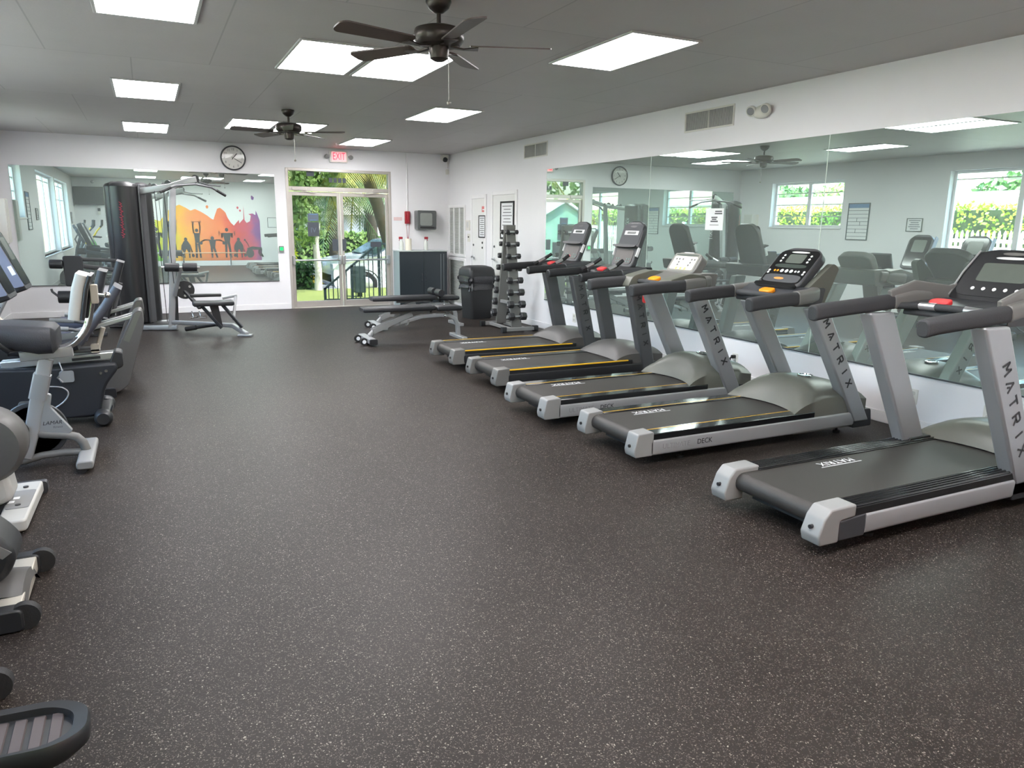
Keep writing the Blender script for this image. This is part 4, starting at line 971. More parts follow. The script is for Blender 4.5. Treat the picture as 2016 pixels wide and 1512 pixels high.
T3 = dict(T4, h0=1.50, h1=2.22, side1=2.0, mast=((1.99, 0.10), (1.49, 1.03)), hood=0.44, r0=0.80, r1=1.36, c0=(1.55, 1.22), c1=(1.66, 1.385), chw=0.20, cth=0.085, dl=0.26, dashm=MIDP, conm=MIDP, face=face_small, stopy=0.06, extra=extra_bolsters, rh=0.10, logo=-9, zr=1.10)
TB = dict(style='dark', h0=1.42, h1=2.02, side1=1.75, mast=((1.80, 0.10), (1.57, 1.03)), mw=0.17, l0=0.15, lh=0.055, lp=0.105, hood=0.37, zr=1.11, rh=0.085, r0=0.92, r1=1.42, rise=0.03, c0=(1.63, 1.20), c1=(1.80, 1.655), chw=0.20, cth=0.06, dl=0.24, dashm=BLACKP, conm=DARKP, face=face_tall, stopm=RED, stopy=0.05, grip=False, extra=extra_dark, logo=0.45, taper=0.86)
T3['logo'] = 0.5
def both(a, b_):
    def f(o, P): a(o, P); b_(o, P)
    return f
treadmill('nearest silver treadmill with ribbed foot rails and light grey square end caps', 2.93, 2.80, 0.40, T5)
treadmill('silver treadmill with wide black console and orange stop button, second from the camera', 2.87, 4.30, 0.38, T4)
treadmill('silver treadmill with small beige console and yellow stop button, third from the camera', 2.78, 5.42, 0.375, T3)
treadmill('graphite treadmill with yellow stripe and a red safety key hanging on its mast', 2.94, 6.71, 0.38, dict(TB, extra=both(extra_dark, extra_key)))
treadmill('graphite treadmill with yellow stripe farthest from the camera by the dumbbell rack', 2.96, 7.90, 0.38, dict(TB, c0=(1.65, 1.20), c1=(1.84, 1.65)))

# ================================================================== DUMBBELL RACK
rk = thing('dumbbell_rack', 'grey steel A frame dumbbell rack by the right wall', 'rack', (5.02, 10.42, 0))
for s_ in (-1, 1):
    f = MB(); y0, y1 = s_*0.31, s_*0.05
    A = [(-0.085, y0, 0.05), (0.085, y0, 0.05), (0.085, y0+s_*-0.05, 0.05), (-0.085, y0-s_*0.05, 0.05)]
    B = [(-0.075, y1, 1.55), (0.075, y1, 1.55), (0.075, y1-s_*0.045, 1.55), (-0.075, y1-s_*0.045, 1.55)]
    f.loft([[V(p) for p in A], [V(p) for p in B]])
    pl_ = f.build('upright', MIDP, rk, bevel=0.006)
    b_ = MB(); b_.b(-0.27, 0.27, s_*0.40-0.03, s_*0.40+0.03, 0.02, 0.07); fo = b_.build('foot_bar', CAPG, rk, bevel=0.004)
    for xx in (-0.27, 0.27):
        e = MB(); e.rbox((xx, s_*0.40, 0.045), (0.07, 0.075, 0.085), 0.012, axis='x'); e.build('foot_cap', BLACKP, fo)
t = MB()
for xx in (-0.14, 0.10): t.bar((xx, -0.40, 0.045), (xx, 0.40, 0.045), 0.045, 0.045)
t.build('base_tube', CAPG, rk, bevel=0.004)
MB().b(-0.08, 0.08, -0.055, 0.055, 1.53, 1.60).build('top_plate', MIDP, rk, bevel=0.006)
t = MB(); t.bar((-0.03, -0.24, 0.42), (-0.03, 0.24, 0.42), 0.05, 0.05); t.build('cross_tube', CAPG, rk, bevel=0.004)
lev = ['lowest', 'second', 'third', 'fourth', 'fifth', 'sixth', 'seventh', 'topmost']
for s_ in (-1, 1):
    for k in range(8):
        z = 0.215+0.181*k; r = 0.066-0.0040*k; L_ = 0.31-0.014*k; hl = 0.105-0.006*k
        yf = s_*(0.31-(z-0.05)/1.5*0.26); yc = yf+s_*(0.028)
        h = MB()
        for q in (-1, 1): h.cyl((q*0.045, yf-s_*0.002, z-0.022), (q*0.045, yf+s_*0.07, z-0.012), 0.008, seg=8)
        h.build('saddle_peg', DKSILVER, rk)
        d = thing('dumbbell', ('black hexagonal dumbbell with chrome handle, %s on the %s side of the rack' % (lev[k], 'camera' if s_ < 0 else 'far')), 'dumbbell', (5.02, 10.42+yc, z), group='dumbbells on the rack')
        MB().tube([(-L_/2+0.02,0,0.012),(-0.03,0,0.014),(0.03,0,0.014),(L_/2-0.02,0,0.012)], 0.0145, 10).build('handle', ALU, d)
        for q in (-1, 1):
            hh = MB(); x0 = q*L_/2; x1 = q*(L_/2-hl)
            hh.lathe((0,0,0.012), [(r*0.55, x0), (r*0.92, x0-q*0.008), (r, x0-q*0.02), (r, x1+q*0.02), (r*0.85, x1+q*0.006), (r*0.5, x1)], axis=(1,0,0), seg=6)
            hd = hh.build('head', DUMB, d, smooth=False, bevel=0.004)
            MB().lathe((0,0,0.012), [(r*0.36, x0), (r*0.36, x0+q*0.0015)], axis=(1,0,0), seg=14).build('weight_disc', mat('disc_grey', (150,150,150), 0.4, 0.3), hd)

# ================================================================== WEIGHT BENCHES (long axis x)
def bench(label, x, y, rz, folded=False):
    o = thing('weight_bench', label, 'bench', (x, y, 0), rz, group='adjustable benches near the entrance')
    # main sloping spine and curved front leg
    sp = MB(); sp.rbar([(-0.60,0,0.10),(-0.53,0,0.17),(-0.40,0,0.21),(0.15,0,0.335),(0.42,0,0.345),(0.56,0,0.335),(0.65,0,0.28),(0.69,0,0.19),(0.70,0,0.03)], 0.06, 0.06, rad=0.012)
    sp.build('spine', SILVER2, o)
    f = MB(); f.b(0.66,0.74,-0.26,0.26,0.0,0.05); f.build('front_foot', SILVER2, o, bevel=0.01)
    r_ = MB(); r_.b(-0.68,-0.58,-0.30,0.30,0.03,0.095); ro = r_.build('rear_foot', SILVER2, o, bevel=0.01)
    for s_ in (-1,1):
        w_ = MB(); w_.cyl((-0.72, s_*0.16-0.02, 0.05),(-0.72, s_*0.16+0.02, 0.05), 0.05, seg=24); wo = w_.build('wheel', RUBBER, ro); MB().cyl((-0.72, s_*0.16-0.023, 0.05),(-0.72, s_*0.16+0.023, 0.05), 0.026, seg=16).build('hub', PAPER, ro)
        e = MB(); e.rbox((-0.63, s_*0.31, 0.06),(0.105,0.035,0.075),0.015,axis='y'); e.build('end_cap', BLACKP, ro)
    a = MB(); a.bar((-0.56,0.045,0.16),(0.0,0.045,0.385),0.012,0.075); a.bar((-0.56,-0.045,0.16),(0.0,-0.045,0.385),0.012,0.075); a.rbox((-0.38,0,0.20),(0.06,0.10,0.05),0.01,axis='y'); a.build('incline_arm', CAPG, o, bevel=0.004)
    b_ = MB(); b_.b(-0.30,0.30,-0.02,0.02,0.385,0.425); b_.b(0.26,0.30,-0.02,0.02,0.33,0.42); b_.b(0.50,0.56,-0.03,0.03,0.35,0.41)
    for xx in (-0.20,-0.08): b_.prism([(xx,0.22),(xx+0.02,0.30),(xx+0.05,0.30),(xx+0.03,0.24)],'y',-0.035,0.035)
    b_.build('pad_bracket', CAPG, o, bevel=0.003)
    p = MB(); p.loft([[V((xx, s*q[0], 0.455+q[1])) for q in rrect(2,1,0.2,3)] if False else [V((xx, q[0], 0.46+q[1])) for q in rrect(ww, hh, 0.024, 3)] for xx, ww, hh in ((-0.70,0.22,0.045),(-0.685,0.245,0.065),(-0.2,0.28,0.07),(0.30,0.28,0.07),(0.315,0.26,0.05))])
    p.build('back_pad', VINYL, o)
    q = MB(); q.loft([[V((xx, c_[0], 0.445+c_[1])) for c_ in rrect(ww, hh, 0.024, 3)] for xx, ww, hh in ((0.345,0.24,0.045),(0.36,0.27,0.065),(0.68,0.30,0.07),(0.71,0.28,0.05))])
    q.build('seat_pad', VINYL, o)
    k = MB(); k.cyl((0.47,-0.03,0.345),(0.47,-0.075,0.345),0.008,seg=8); k.ball((0.47,-0.085,0.345),0.02,seg=12); k.build('pull_knob', CHROME, o)
    return o
bench('grey framed adjustable weight bench with wheels, nearer the treadmills', 3.22, 9.80, 0.0)
b2 = bench('adjustable weight bench behind, closer to the dark cabinet', 3.72, 11.15, 0.0)
# second bench carries a pair of roller pads at the head end
q = MB()
for s_ in (-1, 1): q.cyl((0.36, s_*0.06, 0.54), (0.36, s_*0.26, 0.54), 0.055, seg=18)
q.cyl((0.36,-0.26,0.54),(0.36,0.26,0.54),0.012,seg=10); q.bar((0.36,0,0.54),(0.44,0,0.36),0.04,0.04)
q.build('roller_pad', VINYL, b2, bevel=0.01)

# ================================================================== BIN
o = thing('waste_bin', 'tall black waste bin with a bunched liner beside the dumbbell rack', 'bin', (5.09, 11.85, 0))
o.rotation_euler = (0, 0, 0.12)
def rr(w_, d_, z, rad): return [V((q[0], q[1], z)) for q in rrect(w_, d_, rad, 4)]
MB().loft([rr(0.40,0.36,0.0,0.05), rr(0.41,0.37,0.02,0.05), rr(0.47,0.43,0.70,0.06), rr(0.47,0.43,0.71,0.06)]).build('body', BIN, o)
lid = MB(); lid.loft([rr(0.50,0.46,0.70,0.06), rr(0.51,0.47,0.76,0.06), rr(0.50,0.45,0.84,0.07), rr(0.44,0.36,0.885,0.08), rr(0.30,0.22,0.905,0.08)]); lid.build('lid', BIN, o)
bg = MB(); rings = []
for i in range(7):
    ring = []
    for j in range(64):
        a = 2*PI*j/64; pr = rr(0.50+0.03*math.sin(i*1.1), 0.46+0.03*math.sin(i*1.1), 0, 0.07); base = pr[int(j*len(pr)/64)]
        k = 1+0.035*math.sin(9*a+i*1.7)+0.03*math.sin(17*a-i*2.3)+random.uniform(-0.012,0.012)
        ring.append(V((base.x*k, base.y*k, 0.73-0.032*i+0.014*math.sin(7*a+i)-(0.05 if i == 6 else 0)*abs(math.sin(5*a)))))
    rings.append(ring)
bg.loft(rings, caps=False); bg.build('liner', BAG, o, ang=60)

# ================================================================== CABINET AND BOTTLES
o = thing('storage_cabinet', 'blue black two door cabinet standing between the entrance doors and the corner', 'cabinet', (4.83, 14.06, 0))
MB().b(-0.49, 0.49, -0.17, 0.21, 0.0, 1.065).build('carcass', CABSIDE, o, bevel=0.003)
MB().b(-0.50, 0.50, -0.20, 0.22, 1.065, 1.085).build('top', mat('cabinet_top', (190,198,198), 0.35), o, bevel=0.003)
for s_ in (-1, 1):
    d = MB(); d.b(min(s_*0.002, s_*0.488), max(s_*0.002, s_*0.488), -0.19, -0.171, 0.06, 1.06); dr = d.build('door', CABINET, o, bevel=0.003)
    if s_ > 0:
        g = MB()
        for xx in (0.355, 0.415): g.b(xx-0.006, xx+0.006, -0.196, -0.19, 0.10, 1.02)
        g.build('edge_strip', mat('strip_grey',(120,128,130),0.3,0.5), dr)
    h = MB(); h.tube([(s_*0.04,-0.19,0.50),(s_*0.04,-0.215,0.51),(s_*0.04,-0.215,0.63),(s_*0.04,-0.19,0.64)],0.006,8); h.build('door_handle', DKSILVER, dr)
MB().b(-0.49, 0.49, -0.18, -0.165, 0.0, 0.055).build('plinth', BLACKP, o)
CLEARB = mat('pale_bottle_plastic', (206,210,204), 0.3, var=0.02)
def spray(label, x, y, rz):
    o = thing('spray_bottle', label, 'bottle', (x, y, 1.086), rz, group='spray bottles on the cabinet')
    MB().lathe((0,0,0), [(0.038,0),(0.042,0.01),(0.042,0.12),(0.034,0.16),(0.016,0.19),(0.015,0.205)], seg=20).build('bottle', CLEARB, o)
    MB().rbox((0.012,0,0.235),(0.075,0.03,0.045),0.01,axis='y').build('spray_head', REDP, o, bevel=0.004)
    t = MB(); t.bar((0.03,0,0.225),(0.045,0,0.18),0.012,0.008); t.build('trigger', REDP, o)
spray('pale spray bottle with red nozzle at the left end of the cabinet top', 4.44, 14.05, PI)
spray('pale spray bottle with red nozzle near the middle of the cabinet top', 4.94, 14.05, 0.3)
o = thing('paper_roll', 'cream paper towel roll standing on the cabinet beside the left spray bottle', 'paper roll', (4.56, 13.98, 1.086))
MB().lathe((0,0,0), [(0.022,0),(0.06,0.0),(0.06,0.225),(0.022,0.225)], seg=28).build('roll', mat('cream_paper',(226,220,204),0.8), o)

# ================================================================== MULTI GYM
g = thing('multi_gym', 'black and silver multi station gym with lat bar in the far left corner', 'gym machine', (0, 12.35, 0))
GX, GY = -0.20, 0.28     # centre of the weight stacks relative to the thing
def P3(x, y, z): return V((x, y-12.35, z))
sh_ang = [(-PI/2-0.35, 'a'), (0.25, 'b'), (PI-0.15, 'c')]
for a, nm in sh_ang:
    d = V((math.cos(a), math.sin(a), 0)); t_ = V((-math.sin(a), math.cos(a), 0)); c0 = V((GX, GY, 0))+d*0.17
    pr = [(-0.19, -0.10), (-0.20, 0.0)]+[(-0.19*math.cos(PI*i/12), 0.02+0.13*math.sin(PI*i/12)) for i in range(13)]+[(0.20, 0.0), (0.19, -0.10)]
    A = [c0+t_*p[0]+d*p[1]+V((0,0,0.10)) for p in pr]; B = [q+V((0,0,1.98)) for q in A]
    m_ = MB(); m_.loft([A, B]); sh = m_.build('stack_shroud', mat('satin_black', (31,31,33), 0.36, var=0.06), g, ang=30)
    e = MB()
    for s_ in (-1, 1): e.bar(c0+t_*s_*0.215-d*0.03+V((0,0,0.08)), c0+t_*s_*0.215-d*0.03+V((0,0,2.11)), 0.02, 0.09, up=d)
    e.build('edge_post', DKSILVER, g, bevel=0.004)
    cp = MB(); cp.loft([[q+V((0,0,1.98)) for q in A], [c0+t_*p[0]*0.9+d*p[1]*0.85+V((0,0,2.115)) for p in pr], [c0+t_*p[0]*0.4+d*p[1]*0.3+V((0,0,2.15)) for p in pr]]); cp.build('shroud_cap', BLACKP, sh)
    # exercise chart and latch on the shroud face
    ct = MB(); fo = c0+d*0.1515
    if nm != 'a':
        for i in range(16):
            zz = 1.78-0.025*i; xx = 0.035*math.sin(i*2.1)
            ct.strokes([[(-0.05+xx*0.4, zz), (0.01+xx, zz+0.012)], [(0.02-xx*0.6, zz-0.01), (0.05-xx*0.3, zz+0.006)]], fo, t_, (0,0,1), 0.008, 0.002)
        ct.build('exercise_chart', PALEINK, sh, smooth=False)
    else:
        ss = []
        for i in range(14):
            zz = 1.86-0.036*i; ss.append([(-0.018+0.01*math.sin(i*1.9), zz), (0.02+0.012*math.sin(i*2.7), zz-0.03), (-0.012, zz-0.045)])
        ct.strokes(ss, fo, t_, (0,0,1), 0.009, 0.002); ct.build('script_lettering', mat('script_red',(170,52,70),0.4), sh, smooth=False)
    l_ = MB()
    if nm != 'a': l_.box(fo+V((0,0,1.36)), (0.003,0.003,0.003)); l_.bar(fo-t_*0.07+V((0,0,1.36))+d*0.004, fo+t_*0.07+V((0,0,1.36))+d*0.004, 0.018, 0.012, up=(0,0,1)); l_.build('latch_bar', ALU, sh)
MB().lathe((GX, GY, 0), [(0.20,0.06),(0.22,0.10),(0.20,2.0),(0.12,2.08)], seg=18).build('core_column', BLACKP, g)
b_ = MB()
for a, nm in sh_ang:
    d = V((math.cos(a), math.sin(a), 0)); b_.rbar([V((GX,GY,0.04)), V((GX,GY,0.04))+d*0.42], 0.09, 0.07, rad=0.012)
b_.rbar([P3(-0.28,12.22,0.04), P3(0.30,12.03,0.04)], 0.08, 0.07, rad=0.012)
b_.build('base_frame', SILVER, g)
# front post, boom, pulleys
p = MB(); p.rbar([P3(0.22,12.06,0.03), P3(0.26,12.06,0.42), P3(0.39,12.1,2.06)], 0.09, 0.09, up=(0,1,0), rad=0.012); p.build('front_post', SILVER, g)
p = MB(); p.rbar([P3(-0.02,12.45,2.02), P3(0.36,12.15,2.08), P3(0.62,12.03,2.17), P3(0.72,12.0,2.19)], 0.07, 0.09, rad=0.012); p.build('top_boom', SILVER2, g)
for nm, xx, yy, zz in (('pulley',0.70,12.0,2.20),('pulley',0.16,12.31,2.07),('pulley',0.34,12.17,2.12)):
    q = MB(); q.lathe(P3(xx,yy,zz), [(0.055,-0.016),(0.042,0.0),(0.055,0.016)], axis=(0.62,0.78,0) if xx < 0.6 else (0.2,1,0), seg=20); q.build(nm, BLACKP, g)
q = MB()
for i in range(3): q.prism([(0.06+0.17*i, 2.09), (0.15+0.17*i, 2.09+0.02*i), (0.10+0.17*i, 2.14+0.01*i)], 'y', P3(0,12.36-0.10*i,0).y-0.02, P3(0,12.36-0.10*i,0).y+0.02)
q.build('pulley_guard', DKSILVER, g)
c_ = MB(); c_.tube([P3(0.70,11.98,2.15), P3(0.70,11.98,2.13)], 0.006, 6); c_.tube([P3(0.27,12.10,2.03), P3(0.30,11.98,0.70)], 0.005, 6); c_.tube([P3(0.15,12.16,2.02), P3(0.17,12.10,0.12)], 0.005, 6); c_.build('cable', INK, g)
lb = MB(); lb.tube([P3(0.22,11.72,1.99), P3(0.42,11.83,2.09), P3(0.70,11.99,2.125), P3(0.92,12.12,2.09), P3(1.12,12.24,1.98)], 0.016, 12); lb.build('lat_bar', DKSILVER, g)
for pa, pb in ((P3(0.22,11.72,1.99), P3(0.36,11.80,2.06)), (P3(0.99,12.16,2.052), P3(1.12,12.24,1.98))): MB().tube([pa, pb], 0.020, 12).build('lat_grip', RUBBER, g)
q = MB(); q.tube([P3(0.74,12.0,2.16), P3(0.86,12.15,2.13), P3(1.06,12.32,2.12)], 0.011, 8); q.build('cross_bar', DKSILVER, g)
# knee rollers and press arm
a = MB(); a.rbar([P3(0.30,11.98,0.52), P3(0.40,11.85,0.93)], 0.055, 0.055, up=(0,1,0), rad=0.01); a.build('roller_arm', SILVER, g)
for xa, xb in ((0.19,0.385),(0.43,0.625)):
    q = MB(); q.cyl(P3(xa,11.82,0.945), P3(xb,11.80,0.94), 0.062, seg=22); q.build('foam_roller', VINYL, g, bevel=0.012)
q = MB(); q.cyl(P3(0.15,11.82,0.945), P3(0.66,11.80,0.94), 0.014, seg=10); q.build('roller_axle', ALU, g)
q = MB(); q.lathe(P3(0.44,12.0,0.60), [(0.135,-0.012),(0.135,0.012)], axis=(0,1,0), seg=32); cam_ = q.build('cam_plate', BLACKP, g, bevel=0.004)
for a_ in (0.6, 2.7, 4.7): MB().cyl(P3(0.44+0.085*math.cos(a_),11.985,0.60+0.085*math.sin(a_)), P3(0.44+0.085*math.cos(a_),11.975,0.60+0.085*math.sin(a_)), 0.018, seg=14).build('cam_bolt', ALU, cam_)
a = MB(); a.rbar([P3(0.44,12.0,0.58), P3(0.62,11.80,0.34)], 0.06, 0.04, rad=0.01); a.rbar([P3(0.30,12.05,0.12), P3(0.32,12.05,0.62)], 0.05, 0.05, up=(0,1,0), rad=0.01); a.build('curl_arm', BLACKP, g)
q = MB()
for dx in (-0.05, 0.05): q.tube([P3(0.55+dx,11.78,0.30), P3(0.57+dx,11.74,0.22), P3(0.64+dx,11.74,0.22)], 0.010, 8)
q.cyl(P3(0.48,11.76,0.21), P3(0.70,11.76,0.21), 0.016, seg=10); q.build('ankle_bar', CHROME, g)
# low seat with its struts
s_ = MB(); s_.loft([[P3(x_, 11.35+q[0], 0.455+q[1]) for q in rrect(w_, h_, 0.02, 3)] for x_, w_, h_ in ((0.50,0.24,0.04),(0.52,0.28,0.065),(0.80,0.30,0.055),(1.02,0.26,0.07),(1.05,0.22,0.045))]); s_.build('seat', VINYL, g)
q = MB(); q.rbox(P3(0.70,11.62,0.545), (0.42,0.10,0.045), 0.015, axis='z'); q.build('arm_rest', VINYL, g, bevel=0.01)
q = MB(); q.rbar([P3(0.62,11.35,0.42), P3(0.86,11.28,0.10)], 0.03, 0.045, rad=0.006); q.rbar([P3(0.90,11.30,0.42), P3(1.12,11.12,0.12)], 0.03, 0.045, rad=0.006); q.rbar([P3(0.90,11.42,0.42), P3(1.12,11.22,0.12)], 0.03, 0.045, rad=0.006)
q.prism([(0.72,0.42),(0.84,0.42),(0.88,0.12),(0.80,0.12)],'y',P3(0,11.33,0).y,P3(0,11.37,0).y); q.build('seat_strut', BLACKP, g)
q = MB(); q.rbar([P3(0.24,12.04,0.12), P3(0.62,11.70,0.125), P3(1.02,11.36,0.12), P3(1.17,11.02,0.03)], 0.06, 0.06, rad=0.012); q.rbar([P3(1.06,11.08,0.015), P3(1.24,11.00,0.015)], 0.09, 0.03, rad=0.008); q.build('seat_rail', SILVER, g)
q = MB(); q.rbar([P3(1.04,11.42,0.20), P3(1.10,11.55,0.52)], 0.05, 0.04, up=(1,0,0), rad=0.01); q.rbar([P3(0.92,11.58,0.50), P3(1.12,11.55,0.54)], 0.05, 0.04, rad=0.01); q.build('seat_post', SILVER2, g)
q = MB(); q.cyl(P3(0.46,11.70,0.06), P3(0.86,11.50,0.13), 0.022, seg=12); q.cyl(P3(0.40,11.73,0.05), P3(0.54,11.66,0.075), 0.034, seg=14); q.build('foot_lever', RUBBER, g)
# leg station on the left of the stacks
q = MB(); q.rbar([P3(-0.38,12.45,0.10), P3(-0.92,12.10,0.12), P3(-1.02,12.02,0.42)], 0.07, 0.07, rad=0.012); q.rbar([P3(-0.45,12.4,0.88), P3(-1.10,12.05,1.0)], 0.06, 0.06, rad=0.01); q.rbar([P3(-0.45,12.4,1.02), P3(-0.95,12.12,1.06)], 0.05, 0.05, rad=0.01); q.rbar([P3(-0.92,12.10,0.12), P3(-0.92,12.10,0.86)], 0.06, 0.06, up=(0,1,0), rad=0.01); q.build('station_frame', DARKP, g)
q = MB(); q.rbox(P3(-0.955,11.98,0.90), (0.24,0.07,0.42), 0.03, axis='y'); q.build('back_pad', VINYL, g, bevel=0.015)
q = MB(); q.cyl(P3(-1.24,11.98,1.0), P3(-1.08,11.98,0.995), 0.062, seg=22); q.build('foam_roller', VINYL, g, bevel=0.012)
q = MB(); q.cyl(P3(-1.18,11.98,0.545), P3(-0.98,11.98,0.54), 0.085, seg=22); q.build('foam_roller', VINYL, g, bevel=0.012)
q = MB(); q.rbar([P3(-1.15,11.98,0.53), P3(-1.24,11.98,0.62), P3(-1.25,11.98,0.66)], 0.03, 0.03, rad=0.008); q.rbar([P3(-1.0,11.98,0.48), P3(-0.88,12.02,0.28), P3(-0.92,12.10,0.14)], 0.05, 0.05, rad=0.01); q.build('leg_lever', DARKP, g)
q = MB(); q.rbox(P3(-0.80,11.75,0.50), (0.34,0.36,0.07), 0.05, axis='z'); q.build('leg_seat', VINYL, g, bevel=0.015)
q = MB(); q.rbar([P3(-0.80,11.75,0.47), P3(-0.80,11.80,0.12), P3(-0.86,12.08,0.10)], 0.06, 0.06, up=(1,0,0), rad=0.01); q.rbar([P3(-0.98,11.75,0.03), P3(-0.62,11.75,0.03)], 0.06, 0.05, rad=0.01); q.rbar([P3(-0.80,11.78,0.03), P3(-0.80,11.80,0.14)], 0.05, 0.05, up=(1,0,0), rad=0.01); q.build('leg_seat_post', DARKP, g)

# ================================================================== BIKES AND CROSS TRAINERS (users face the window wall, -x)
def console_slab(par, x0, z0, x1, z1, hw, th, m, face_m, name='console'):
    """tilted console; its face looks back toward the rider (+x)"""
    al = (V((x1,0,z1))-V((x0,0,z0))); L = al.length; al.normalize(); n = V((al.z,0,-al.x))
    if n.x < 0: n = -n
    c = V((x0,0,z0)); yv = V((0,1,0))
    def slab(ol, a, b_): 
        mb = MB(); mb.loft([[c+yv*q[0]+al*q[1]+n*a for q in ol], [c+yv*q[0]+al*q[1]+n*b_ for q in ol]]); return mb
    ol = rpoly([(-hw,0),(hw,0),(hw*1.04,L*0.85),(hw*0.6,L),(-hw*0.6,L),(-hw*1.04,L*0.85)], 0.05, 4)
    cb = slab(ol, -th, 0).build(name, m, par, bevel=0.012, seg=3)
    slab([(q[0]*hw*1.75, L*0.5+q[1]*L*0.86) for q in rrect(1,1,0.12,3)], 0.0005, 0.004).build('face_panel', face_m, cb)
    slab([(q[0]*hw*1.1, L*0.66+q[1]*L*0.36) for q in rrect(1,1,0.1,3)], 0.004, 0.006).build('display', SCREENG, cb)
    return cb, slab, L, hw
def crank_set(par, x, z, r, y=0.16, ph=0.6, m=None):
    for s_, a in ((-1, ph), (1, ph+PI)):
        q = MB(); e = V((x+r*math.cos(a), s_*y, z+r*math.sin(a))); q.bar((x, s_*y, z), e, 0.016, 0.032, up=(0,1,0)); co = q.build('crank', DKSILVER, par, bevel=0.004)
        p = MB(); p.rbox((e.x, s_*(y+0.06), e.z), (0.10, 0.09, 0.025), 0.012, axis='z'); p.build('pedal', BLACKP, co, bevel=0.004)

def pad(mb, pts, w, th, yc=0.0):
    """a cushion that follows an x-z path, width along y"""
    P_ = [V((a, yc, z)) for a, z in pts]; return mb.sweep(P_, [(q[0], q[1]) for q in rrect(w, th, th*0.42, 4)], up=(0.001,0,1) if abs((P_[-1]-P_[0]).normalized().z) < 0.8 else (1,0,0))

def recumbent(label, Y, bx, group):
    """bx: ((x,z) foot, (x,z) top) of the backrest"""
    o = thing('recumbent_bike', label, 'exercise bike', (0, Y, 0), group=group)
    (b0x, b0z), (b1x, b1z) = bx
    # curved rear cover
    q = MB(); q.prism(rpoly([(-0.10,0.80),(-0.17,0.785),(-0.30,0.52),(-0.40,0.25),(-0.48,0.075),(-0.47,0.03),(-0.36,0.03),(-0.26,0.10),(-0.18,0.36),(-0.09,0.66)],0.04), 'y', -0.15, 0.15); rc = q.build('rear_cover', HOODD, o, bevel=0.018, seg=3)
    q = MB(); q.prism([(-0.105,0.78),(-0.155,0.77),(-0.275,0.52),(-0.23,0.50)],'y',-0.1535,-0.150); q.build('cover_panel', HOODG, rc)
    q = MB()
    for s_ in (-1,1): q.bar((-0.15,s_*0.085,0.745),(-1.00,s_*0.085,0.50),0.055,0.035)
    ro = q.build('seat_rail', ALU, o, bevel=0.004)
    q = MB(); q.bar((-0.18,0,0.725),(-0.98,0,0.495),0.10,0.02); q.build('rail_slot', BLACKP, ro)
    q = MB(); q.rbar([(-0.40,0,0.07),(-1.75,0,0.07)],0.11,0.07,rad=0.015); q.build('floor_beam', DKSILVER, o)
    for xx, w_ in ((-0.42,0.44),(-1.78,0.50)):
        q = MB(); q.rbar([(xx,-w_/2,0.05),(xx,w_/2,0.05)],0.08,0.06,rad=0.015); so = q.build('stabilizer', CAPG, o)
        for s_ in (-1,1): e = MB(); e.rbox((xx,s_*w_/2,0.045),(0.095,0.05,0.085),0.015,axis='y'); e.build('end_cap', BLACKP, so)
    q = MB(); q.prism(rpoly([(-1.0,0.12),(-1.05,0.48),(-1.20,0.62),(-1.55,0.60),(-1.85,0.40),(-1.88,0.14)],0.09,4),'y',-0.11,0.11); q.build('body_shroud', BLACKP, o, bevel=0.03, seg=3)
    crank_set(o, -1.42, 0.36, 0.16, 0.14, 0.9)
    q = MB(); pad(q, [(b0x-0.42,0.565),(b0x-0.20,0.555),(b0x-0.02,0.575)], 0.44, 0.09); q.build('seat', NAVYV, o)
    dx, dz = b1x-b0x, b1z-b0z
    q = MB(); pad(q, [(b0x,b0z),(b0x+dx*0.25,b0z+dz*0.25),(b0x+dx*0.8,b0z+dz*0.8),(b1x,b1z)], 0.42, 0.075); bo = q.build('backrest', VINYL, o)
    q = MB(); q.rbar([(b0x+0.06,0,0.60),(b0x+0.055+dx*0.6,0,b0z+dz*0.6)],0.06,0.04,up=(1,0,0),rad=0.01); q.rbar([(b0x-0.40,0,0.515),(b0x+0.09,0,0.60)],0.12,0.05,rad=0.01); q.build('seat_carriage', DKSILVER, o)
    for s_ in (-1,1):
        q = MB(); q.tube([(b0x+0.03,s_*0.20,0.60),(b0x+0.02,s_*0.28,0.62),(b0x-0.12,s_*0.29,0.66),(b0x-0.32,s_*0.29,0.68)],0.016,10); ho = q.build('seat_handle', DKSILVER, o)
        q = MB(); q.tube([(b0x-0.14,s_*0.29,0.663),(b0x-0.34,s_*0.29,0.682)],0.021,10); q.build('grip', CAPG, ho)
    q = MB(); q.rbar([(-1.55,0,0.40),(-1.42,0,0.70),(-1.25,0,1.02)],0.11,0.10,up=(1,0,0),rad=0.02); mo = q.build('mast', SILVER2, o)
    l = MB(); dd = V((-1.25+1.55,0,1.02-0.40)).normalized(); uu = V((-dd.z,0,dd.x)); matrix_letters(l, V((-1.485,-0.0555,0.54)), dd, uu, 0.045, 0.075, 0.010, 0.002); l.build('mast_lettering', mat('mast_ink',(44,45,47)), mo, smooth=False)
    cb, slab, L, hw = console_slab(o, -1.10, 0.93, -1.33, 1.52, 0.23, 0.10, DARKP, GLOSSB)
    q = MB(); q.prism(rpoly([(-1.11,0.97),(-1.20,0.95),(-1.40,1.46),(-1.33,1.50)],0.02),'y',-0.252,-0.240); sc_ = q.build('side_cheek', mat('lavender_grey',(122,126,146),0.3,0.2), cb)
    MB().box((-1.20,-0.2535,1.12),(0.035,0.003,0.09),Matrix.Rotation(math.radians(-21),3,'Y')).build('sticker', PAPER, sc_)
    return o
recumbent('grey recumbent bike farthest from the camera with upright black backrest', 8.80, ((-0.46,0.62),(-0.27,1.19)), 'recumbent bikes with aluminium rails')
